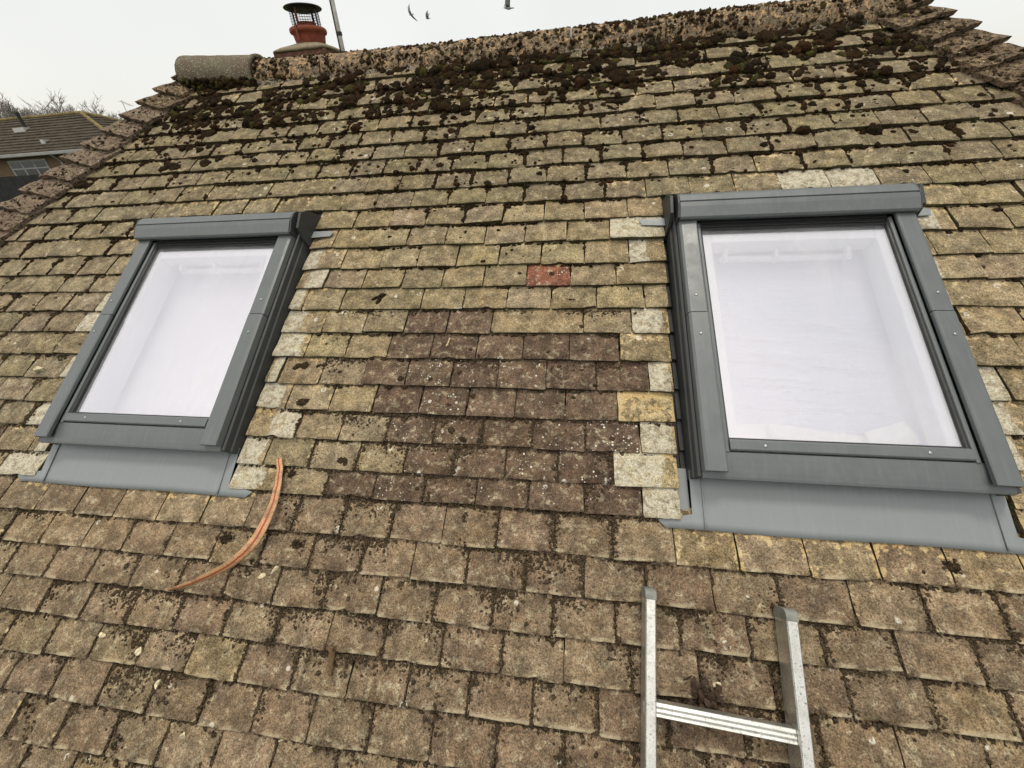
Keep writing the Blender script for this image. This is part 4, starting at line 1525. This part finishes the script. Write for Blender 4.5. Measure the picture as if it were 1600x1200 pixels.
# ------------------------------------------------------------------ chimney behind the ridge
MT['brick'] = plain('chimney_brick', (.125, .062, .045), .9, .2, .35, 40, .5, .004)
MT['mortar'] = plain('chimney_mortar', (.19, .165, .11), .95, .1, .25, 60, .5, .004)
MT['pot'] = plain('terracotta', (.20, .052, .028), .75, .3, .22, 35, .2, .003)
MT['black'] = plain('black_cowl_metal', (.012, .013, .012), .5, .4, .2, 30, .1, .002)
MT['strapmetal'] = plain('rusty_strap', (.17, .045, .026), .7, .3, .25, 60, .2, .002)
CY = 2.95
pc = at(487, 70, CY)
chim = empty('chimney', (pc[0], CY, pc[2]))
tag(chim, 'brick chimney with a red clay pot under a black mesh cowl, behind the ridge', 'chimney')
zt = -.062                      # top of the brickwork below the pot foot
hw = .205
bm = bmesh.new(); bm_box(bm, -hw + .008, hw - .008, -hw + .008, hw - .008, -1.9, zt - .002)
stack = obj('stack', bm_mesh('stack', bm), MT['mortar'], chim)
bmk = bmesh.new(); bm_box(bmk, -.1075, .1075, -.05, .05, -.0325, .0325)
brick_me = bm_mesh('brick', bmk, .004)
brick_me.materials.append(MT['brick'])
for row in range(6):
    z = zt - .0345 - row * .075
    for face in range(4):
        for k in range(2):
            x = (-.118 + k * .2275) + (.055 if row % 2 else 0) * (1 if face % 2 == 0 else -1) - .0
            x = max(-hw + .1075, min(hw - .1075, x))
            o = bpy.data.objects.new('brick', brick_me); COL.objects.link(o); o.parent = stack
            a = face * math.pi / 2
            d = -(hw - .05 + .004)
            o.location = (x * math.cos(a) - d * math.sin(a), x * math.sin(a) + d * math.cos(a), z + random.uniform(-.002, .002))
            o.rotation_euler = (0, 0, a)
            o.scale = (.98 if k else 1.0, .98, 1)
bm = bmesh.new()
N_ = 40
prof = [(1.0, zt, 0), (1.0, zt + .012, 0), (.86, zt + .030, .2), (.70, zt + .045, .6), (.54, zt + .058, 1.0), (.46, zt + .060, 1.0)]
rings = []
for s_, z, rd in prof:
    ring = []
    for i in range(N_):
        t = 2 * math.pi * i / N_ + math.pi / N_
        sq = (hw + .012) / max(abs(math.cos(t)), abs(math.sin(t)))
        r_ = (sq * (1 - rd) + (hw + .012) * rd) * s_ * random.uniform(.985, 1.015)
        ring.append(bm.verts.new((r_ * math.cos(t), r_ * math.sin(t), z + random.uniform(-.002, .002))))
    rings.append(ring)
for r0, r1 in zip(rings, rings[1:]):
    for k in range(N_): bm.faces.new((r0[k], r0[(k + 1) % N_], r1[(k + 1) % N_], r1[k]))
bm.faces.new(rings[-1]); bm.faces.new(rings[0][::-1])
obj('flaunching', bm_mesh('flaunching', bm, smooth=True), MT['mortar'], chim)
bm = bmesh.new()
bm_lathe(bm, [(.098, -.03), (.103, .0), (.110, .033), (.114, .056), (.128, .062), (.132, .071), (.131, .085), (.125, .091), (.104, .0925), (.098, .085), (.088, .0), (.02, .0)], 40)
pot = obj('chimney_pot', bm_mesh('chimney_pot', bm, smooth=True), MT['pot'], chim)
bm = bmesh.new()
bm_lathe(bm, [(.05, .02), (.068, .03), (.068, .122), (.063, .125), (.058, .122), (.058, .03)], 32)
obj('flue_sleeve', bm_mesh('flue_sleeve', bm, smooth=True), MT['pot'], pot)
cowl = obj('cowl', (lambda b: (bm_lathe(b, [(.02, .222), (.085, .219), (.128, .210), (.133, .206), (.132, .203), (.128, .203), (.08, .196), (.02, .196)], 40), bm_mesh('cowl', b, smooth=True))[1])(bmesh.new()), MT['black'], chim)
for k in range(4):
    a = math.radians(-97 + 90 * k)
    bm = bmesh.new()
    c, s_ = math.cos(a), math.sin(a)
    for (r0, z0, r1, z1, wd) in ((.094, .088, .094, .202, .008),) + (((.1335, .01, .1335, .093, .008), (.094, .090, .1335, .095, .008)) if k == 0 else ()):
        q = []
        for r_, z in ((r0, z0), (r1, z1)):
            for dx in (-wd, wd):
                for dr in (0, .004):
                    q.append(bm.verts.new(((r_ + dr) * c - dx * s_, (r_ + dr) * s_ + dx * c, z)))
        for f in ((0, 1, 3, 2), (4, 6, 7, 5), (0, 4, 5, 1), (2, 3, 7, 6), (0, 2, 6, 4), (1, 5, 7, 3)): bm.faces.new([q[i] for i in f])
    obj('bracket', bm_mesh('bracket', bm), MT['strapmetal'] if k == 0 else MT['black'], cowl)
bm = bmesh.new()
for k in range(36):
    a = 2 * math.pi * k / 36
    bm_tube(bm, [(0.100 * math.cos(a), 0.100 * math.sin(a), .092), (0.100 * math.cos(a), 0.100 * math.sin(a), .203)], .0011, 4, False)
for j in range(8):
    z = .095 + j * .0145
    bm_tube(bm, [(0.100 * math.cos(2 * math.pi * k / 36), 0.100 * math.sin(2 * math.pi * k / 36), z) for k in range(37)], .0011, 4, False)
obj('wire_mesh', bm_mesh('wire_mesh', bm), MT['black'], cowl)

# ------------------------------------------------------------------ aerial mast beside the chimney
MT['galv'] = plain('galvanised_tube', (.50, .50, .48), .5, .4, .15, 40, .1, .002, .5)
pm_ = at(533, 66, 2.80)
mast = empty('aerial_mast', (pm_[0], 2.80, pm_[2] - .5))
tag(mast, 'thin grey aerial mast with a dark clamp, right of the chimney', 'mast')
bm = bmesh.new(); bm_tube(bm, [(0, 0, -.4), (0, 0, 1.9)], .0155, 14)
obj('tube', bm_mesh('tube', bm, smooth=True), MT['galv'], mast)
bm = bmesh.new(); bm_tube(bm, [(-.012, -.017, -.4), (-.012, -.017, .55), (-.008, -.018, .75), (-.013, -.017, 1.2), (-.012, -.017, 1.85)], .0035, 6)
obj('cable', bm_mesh('cable', bm, smooth=True), MT['black'], mast)
bm = bmesh.new(); bm_tube(bm, [(0, 0, .535), (0, 0, .557)], .020, 14)
obj('clamp', bm_mesh('clamp', bm, .002), MT['black'], mast)
bm = bmesh.new(); bm_tube(bm, [(-.04, .1, .30), (0, .02, .30)], .008, 8)
obj('bracket', bm_mesh('bracket', bm), MT['galv'], mast)
for k in range(7):
    bm = bmesh.new(); bm_tube(bm, [(-.18 + .02 * k, -.25 + .12 * k, 1.82), (.18 - .02 * k, -.25 + .12 * k, 1.82)], .005, 6)
    obj('aerial_rod', bm_mesh('aerial_rod', bm), MT['galv'], mast)
bm = bmesh.new(); bm_tube(bm, [(0, -.3, 1.82), (0, .5, 1.82)], .009, 8)
obj('boom', bm_mesh('boom', bm), MT['galv'], mast)

# ------------------------------------------------------------------ birds
MT['gull'] = plain('grey_gull', (.30, .305, .31), .8, .2, .4, 6, .1)


def bird(x, y, Y, span, wing_l, wing_r, yaw, roll, label):
    """wing_*: list of (out, up, back, chord) fractions of the half span"""
    p = at(x, y, Y)
    bm = bmesh.new()
    L = span * .42

    def loft(secs, n=10):
        rings = []
        for c, a, b, ra, rb in secs:
            rings.append([bm.verts.new(Vector(c) + Vector(a) * ra * math.cos(2 * math.pi * k / n) + Vector(b) * rb * math.sin(2 * math.pi * k / n)) for k in range(n)])
        for r0, r1 in zip(rings, rings[1:]):
            for k in range(n): bm.faces.new((r0[k], r0[(k + 1) % n], r1[(k + 1) % n], r1[k]))
        bm.faces.new(rings[0][::-1]); bm.faces.new(rings[-1])
    X, Z = (0, 1, 0), (0, 0, 1)
    loft([((L * t, 0, L * zz), X, Z, L * ra, L * rb) for t, zz, ra, rb in ((.60, .035, .01, .01), (.52, .04, .03, .03), (.45, .045, .065, .065), (.36, .04, .07, .07), (.2, .01, .11, .11), (0, 0, .13, .13), (-.2, .01, .10, .09), (-.36, .02, .06, .035), (-.52, .02, .10, .012), (-.56, .02, .09, .006))])
    for sgn, wing in ((1, wing_l), (-1, wing_r)):
        h = span / 2
        secs = []
        for o_, u_, b_, ch in wing:
            secs.append(((L * .12 - b_ * h, sgn * o_ * h, u_ * h), (1, 0, 0), (0, -sgn * .3, 1), ch * h, ch * h * .09 + .004))
        loft(secs, 8)
    bmesh.ops.recalc_face_normals(bm, faces=bm.faces)
    o = obj('bird', bm_mesh('bird', bm, smooth=True), MT['gull'])
    o.location = p; o.rotation_euler = (roll, 0, yaw)
    tag(o, label, 'bird', 'birds flying above the ridge')


W_up = [(.05, .02, 0, .20), (.30, .30, -.03, .24), (.48, .62, .04, .20), (.55, .85, .22, .10), (.56, .95, .32, .02)]
W_dn = [(.05, .02, 0, .20), (.35, -.08, -.03, .19), (.65, -.18, .04, .15), (.88, -.30, .22, .07), (.95, -.36, .32, .02)]
bird(643, 23, 24, .70, W_up, W_dn, math.radians(150), .3, 'grey bird with raised wing, leftmost of the three in the sky')
bird(669, 29, 28, .62, W_up, W_up, math.radians(185), .1, 'small grey bird with wings straight up, just right of the leftmost bird')
bird(795, 13, 22, .95, W_up, W_up, math.radians(200), .35, 'grey bird cut by the top edge, rightmost of the three')

# ------------------------------------------------------------------ ground, neighbouring house, fence and trees
MT['grass'] = plain('winter_grass', (.055, .065, .025), .95, .1, .35, .8, .3, .05)
nx = 60
verts, faces = [], []
xs = np.concatenate([np.linspace(-900, -60, 14), np.linspace(-55, 45, 40), np.linspace(60, 900, 14)])
ys = np.concatenate([np.linspace(-600, -30, 10), np.linspace(-25, 60, 36), np.linspace(80, 1500, 14)])
for y in ys:
    for x in xs:
        z = 2.35 * min(1, max(0, (y - 6) / 10)) + .12 * float(vnoise(x * .2, y * .2, 3) - .5)
        if abs(x) < 8 and -6 < y < 8: z = 0
        if y > 60: z += (y - 60) * .004
        verts.append((x, y, z - .02))
nxs = len(xs)
for j in range(len(ys) - 1):
    for i in range(nxs - 1):
        a = j * nxs + i; faces.append((a, a + 1, a + nxs + 1, a + nxs))
tag(obj('ground', mesh_from('ground', np.array(verts), faces), MT['grass']), kind='structure')


def far_tiles():
    m = NT('concrete_roof_tiles')
    P = m.pos()
    n = m.noise(P, 3.5, 4, .6); g = m.noise(P, 22, 3, .65)
    c = m.mix(m.ramp(n, .35, .65), (.045, .036, .028), (.066, .056, .041))
    c = m.mix(m.math('MULTIPLY', m.ramp(g, .60, .70), .6), c, (.20, .18, .13))
    return m.bsdf(c, .95, .1, 0, m.bump(g, .6, .03))


def far_brick():
    m = NT('yellow_stock_brick')
    b = m.n('ShaderNodeTexBrick')
    tc = m.n('ShaderNodeTexCoord').outputs['Object']
    mp = m.n('ShaderNodeMapping'); m.put(mp.inputs[0], tc); mp.inputs['Rotation'].default_value = (math.pi / 2, 0, 0)
    m.put(b.inputs['Vector'], mp.outputs[0])
    b.inputs['Color1'].default_value = (.15, .10, .05, 1); b.inputs['Color2'].default_value = (.115, .072, .04, 1); b.inputs['Mortar'].default_value = (.18, .15, .11, 1)
    b.inputs['Scale'].default_value = 4.4; b.inputs['Mortar Size'].default_value = .03
    return m.bsdf(b.outputs[0], .9, .1)


MT['ctile'] = far_tiles()
MT['stock'] = far_brick()
MT['upvc'] = plain('white_plastic', (.30, .31, .29), .5, .4, .08, 4, .05)
MT['pane'] = plain('dark_window_pane', (.02, .024, .026), .12, .6, .2, 3, .02)
HX0, HX1, HY, HZ, RX, RY, RZ = -42.0, -23.0, 20.0, 5.0, -28.6, 23.5, 6.88
nb = empty('house', (-32, 24, 2.33))
tag(nb, 'far brick house with brown tiled hipped roof and white gutter', 'house')
NB = np.array([-32, 24, 2.33])


def nbm(name, bm, mat, parent=nb, off_=NB, bevel=0):
    me = bm_mesh(name, bm, bevel)
    me.transform(Matrix.Translation(tuple(-off_)))
    return obj(name, me, mat, parent)


bm = bmesh.new(); bm_box(bm, HX0 + .4, HX1 - .5, HY + .35, 2 * RY - HY - .35, 2.2, HZ + .02)
nbm('wall', bm, MT['stock'])
# roof: stepped courses on the near face and the hip end
bm = bmesh.new()
NCR = 13
for k in range(NCR):
    t0, t1 = k / NCR, (k + 1) / NCR
    y0, y1 = HY + (RY - HY) * t0, HY + (RY - HY) * t1
    z0, z1 = HZ + (RZ - HZ) * t0, HZ + (RZ - HZ) * t1
    xr0, xr1 = HX1 + (RX - HX1) * t0, HX1 + (RX - HX1) * t1
    segs = 64
    lo_, hi_, bt = [], [], []
    for i in range(segs + 1):
        f = i / segs
        jz = random.uniform(-.012, .012)
        xa, xb = HX0 + (xr0 - HX0) * f, HX0 + (xr1 - HX0) * f
        bt.append(bm.verts.new((xa, y0 - .01, z0 - .02)))
        lo_.append(bm.verts.new((xa, y0 - .01, z0 + .055 + jz))); hi_.append(bm.verts.new((xb, y1, z1 + .005)))
    for i in range(segs):
        bm.faces.new((bt[i], bt[i + 1], lo_[i + 1], lo_[i])); bm.faces.new((lo_[i], lo_[i + 1], hi_[i + 1], hi_[i]))
    ya, yb = y0, 2 * RY - y0; yc, yd = y1, 2 * RY - y1
    lo_, hi_, bt = [], [], []
    for i in range(segs + 1):
        f = i / segs
        jz = random.uniform(-.012, .012)
        bt.append(bm.verts.new((xr0 + .01, ya + (yb - ya) * f, z0 - .02)))
        lo_.append(bm.verts.new((xr0 + .01, ya + (yb - ya) * f, z0 + .055 + jz))); hi_.append(bm.verts.new((xr1, yc + (yd - yc) * f, z1 + .005)))
    for i in range(segs):
        bm.faces.new((bt[i], bt[i + 1], lo_[i + 1], lo_[i])); bm.faces.new((lo_[i], lo_[i + 1], hi_[i + 1], hi_[i]))
# back slope
q = [bm.verts.new(p) for p in ((HX0, 2 * RY - HY, HZ), (HX1, 2 * RY - HY, HZ), (RX, RY, RZ), (HX0, RY, RZ))]
bm.faces.new(q)
froof = nbm('roof', bm, MT['ctile'])
MT['fridge'] = plain('mossy_ridge', (.15, .12, .055), .95, .1, .3, 6, .4, .03)
for nm, a, b in (('ridge_capping', (HX0, RY, RZ + .03), (RX, RY, RZ + .03)), ('hip_capping', (RX, RY, RZ + .03), (HX1, HY, HZ + .06)), ('hip_capping', (RX, RY, RZ + .03), (HX1, 2 * RY - HY, HZ + .06))):
    bm = bmesh.new(); n = 22
    bm_tube(bm, [Vector(a).lerp(Vector(b), i / n) + Vector((0, 0, random.uniform(-.012, .012))) for i in range(n + 1)], .10, 8)
    nbm(nm, bm, MT['fridge'], froof)
bm = bmesh.new(); bm_prism(bm, [(HY - .14, HZ - .13), (HY - .14, HZ - .01), (HY - .12, HZ + .0), (HY - .03, HZ + .0), (HY - .02, HZ - .13), (HY - .05, HZ - .16), (HY - .11, HZ - .16)], HX0, HX1 + .05, 'x')
nbm('gutter', bm, MT['upvc'])
bm = bmesh.new(); bm_tube(bm, [(-27.6, HY - .06, HZ - .15), (-27.6, HY + .15, HZ - .35), (-27.6, HY + .27, HZ - .5), (-27.6, HY + .27, 2.4)], .045, 8)
nbm('downpipe', bm, MT['upvc'])
for x0, x1, z0, z1 in ((-31.2, -28.65, 3.55, 4.72),):
    bm = bmesh.new()
    yy = HY + .35
    bm_box(bm, x0, x1, yy - .03, yy - .004, z1 - .08, z1); bm_box(bm, x0, x1, yy - .03, yy - .004, z0, z0 + .08)
    for i in range(4):
        x = x0 + (x1 - x0 - .08) * i / 3
        bm_box(bm, x, x + .08, yy - .031, yy - .003, z0 + .081, z1 - .081)
    bm_box(bm, x0 + .09, x1 - .09, yy - .028, yy - .005, 4.28, 4.34)
    fw = nbm('window', bm, MT['upvc'])
    for i in range(3):
        a = x0 + (x1 - x0 - .08) * i / 3 + .081; b = x0 + (x1 - x0 - .08) * (i + 1) / 3 - .001
        bm = bmesh.new(); bm_box(bm, a, b, yy - .02, yy - .002, z0 + .082, 4.279)
        nbm('pane', bm, MT['pane'], fw)
        bm = bmesh.new(); bm_box(bm, a, b, yy - .02, yy - .002, 4.341, z1 - .082)
        nbm('pane', bm, MT['pane'], fw)
# black vent pipe through the far roof, and a lead patch
vp = at(39, 199, 22.4)
bm = bmesh.new(); bm_tube(bm, [(vp[0], vp[1], vp[2] - .1), (vp[0], vp[1], vp[2] + .62)], .085, 10); bm_tube(bm, [(vp[0], vp[1], vp[2] + .6), (vp[0], vp[1], vp[2] + .72)], .11, 10)
ventp = nbm('vent_pipe', bm, MT['black'])
bm = bmesh.new(); bm_box(bm, vp[0] - .45, vp[0] + .35, vp[1] - .35, vp[1] + .1, vp[2] - .28, vp[2] - .02)
me = bm_mesh('lead_collar', bm); me.transform(Matrix.Translation(tuple(-NB))); obj('lead_collar', me, MT['galv'], ventp)
vp = at(76, 222, 21.0)
bm = bmesh.new(); bm_box(bm, vp[0] - .12, vp[0] + .12, vp[1] - .3, vp[1] + .3, vp[2] - .15, vp[2] + .12)
nbm('roof_vent', bm, MT['galv'])

# dark fence in front of the far house
MT['fence'] = plain('charcoal_fence', (.026, .028, .027), .8, .2, .25, 5, .2, .01)
fy = 17.0
fence = tag(empty('fence', (-26, fy, 2.3)), 'dark charcoal board fence in front of the far house', 'fence')
bm = bmesh.new(); bm_box(bm, -.072, .072, -.011, .011, 0, 1.70)
board_me = bm_mesh('board', bm, .003); board_me.materials.append(MT['fence'])
for k in range(90):
    o = bpy.data.objects.new('board', board_me); COL.objects.link(o); o.parent = fence
    o.location = (-7 + k * .15, random.uniform(-.006, .006), random.uniform(-.01, .0))
for z in (.35, 1.3):
    bm = bmesh.new(); bm_box(bm, -7.1, 6.5, .0125, .05, z, z + .09)
    obj('rail', bm_mesh('rail', bm), MT['fence'], fence)


# bare trees and the shrub
MT['twigs'] = plain('bare_winter_twigs', (.21, .19, .165), .95, .1, .3, 3, .2)
MT['trunk'] = plain('tree_bark', (.085, .07, .052), .95, .1, .3, 6, .5, .02)
MT['shrub'] = plain('pinkish_bare_stems', (.22, .15, .115), .95, .1, .25, 6, .2)


def bare_tree(x, y, z, h, spread, sd, label, mat_c, name='bare_tree', trunk_h=.3, cat='tree', group=None, levels=4, thick=1.0, n0=7, minr=.012):
    r = np.random.default_rng(sd)
    root = tag(empty(name, (x, y, z)), label, cat, group)
    bm = bmesh.new()
    th = h * trunk_h
    bm_tube(bm, [(0, 0, -.2), (r.normal(0, .05), r.normal(0, .05), th * .6), (0, 0, th)], [h * .022 * thick, h * .018 * thick, h * .014 * thick], 8)
    obj('trunk', bm_mesh('trunk', bm, smooth=True), MT['trunk'], root)
    V, F = [], []
    cnt = 0

    def limb(p, d, ln, rad, lev):
        nonlocal cnt
        n = 3 if lev > 1 else 2
        rad = max(rad, minr)
        pts = [p]
        for i in range(n):
            d = d + r.normal(0, .13, 3) + np.array([0, 0, .05]); d /= np.linalg.norm(d)
            pts.append(pts[-1] + d * ln / n)
        up = np.array([0, 0, 1.0]) if abs(d[2]) < .9 else np.array([1.0, 0, 0])
        a = np.cross(d, up); a /= np.linalg.norm(a); b = np.cross(d, a)
        for i, q in enumerate(pts):
            rr = rad * (1 - .55 * i / n)
            for k in range(3):
                t = 2.0944 * k
                V.append(q + (a * math.cos(t) + b * math.sin(t)) * rr)
        for i in range(n):
            for k in range(3):
                s0 = cnt + i * 3; F.append((s0 + k, s0 + (k + 1) % 3, s0 + 3 + (k + 1) % 3, s0 + 3 + k))
        cnt += (n + 1) * 3
        if lev == 0: return
        for c in range(r.integers(3, 6)):
            t = r.uniform(.25, 1.0)
            q = pts[min(n, int(t * n))] * (1 - (t * n) % 1) + pts[min(n, int(t * n) + 1)] * ((t * n) % 1)
            nd = d + r.normal(0, .55, 3); nd[2] = abs(nd[2]) * .7 + .25; nd /= np.linalg.norm(nd)
            limb(q, nd, ln * r.uniform(.45, .72), rad * .58, lev - 1)
    for k in range(n0):
        a = 2 * math.pi * k / n0 + r.uniform(-.3, .3)
        d = np.array([math.cos(a) * spread, math.sin(a) * spread, 1.0]); d /= np.linalg.norm(d)
        limb(np.array([0, 0, th * r.uniform(.7, 1.0)]), d, h * .42 * r.uniform(.8, 1.1), h * .008 * thick, levels - 1)
    obj('crown', mesh_from('crown', np.array(V), np.array(F), smooth=False), mat_c, root)
    return root


GT = 'bare trees beyond the far house'
for i, (px_, py_, Y, h, sp, lab) in enumerate(((-10, 141, 34, 7.9, .6, 'tall bare winter tree rising above the far roof at the left edge'),
                                              (38, 151, 36, 7.6, .7, 'bare winter tree second from the left edge, above the far roof'),
                                              (78, 162, 35, 6.6, .8, 'bare winter tree above the middle of the far roof'),
                                              (112, 160, 37, 6.9, .7, 'bare winter tree above the right end of the far ridge'),
                                              (16, 146, 35, 7.4, .8, 'bare winter tree between the two tallest trees at the left edge'),
                                              (58, 158, 33, 6.8, .9, 'low bare tree between the second and middle trees above the far roof'),
                                              (95, 166, 34, 6.2, .9, 'low bare tree just left of the far ridge end'),
                                              (155, 175, 40, 6.4, .6, 'smallest bare tree, right of the far roof ridge end'))):
    p = at(px_, py_, Y)
    bare_tree(p[0], Y, p[2] - h, h, sp, 40 + i, lab, MT['twigs'], group=GT, n0=11, thick=1.1, levels=5, minr=.015)
p = at(40, 262, 18.2)
bare_tree(p[0], 18.2, 2.3, 2.1, 1.1, 77, 'bare pinkish shrub before the far window behind the fence', MT['shrub'], 'bare_shrub', .12, 'shrub', None, 3, .7, 9)

# small aerial on the far house
pa, pb = at(191, 156, 25.0), at(201, 181, 25.0)
an = tag(empty('television_aerial', (pb[0], 25.0, pb[2] - 1.5)), 'small thin television aerial on a pole at the right end of the far roof', 'aerial')
hgt = pa[2] - pb[2] + 1.5
bm = bmesh.new(); bm_tube(bm, [(0, 0, 0), (0, 0, hgt)], .02, 6)
obj('pole', bm_mesh('pole', bm), MT['galv'], an)
bm = bmesh.new(); bm_tube(bm, [(-.1, .0, hgt - .05), (.55, .0, hgt - .32)], .016, 6)
obj('boom', bm_mesh('boom', bm), MT['galv'], an)
for k in range(6):
    bm = bmesh.new(); t = k / 5; x = -.05 + .55 * t; z = hgt - .07 - .24 * t
    bm_tube(bm, [(x, -.18, z), (x, .18, z)], .01, 5)
    obj('aerial_rod', bm_mesh('aerial_rod', bm), MT['galv'], an)
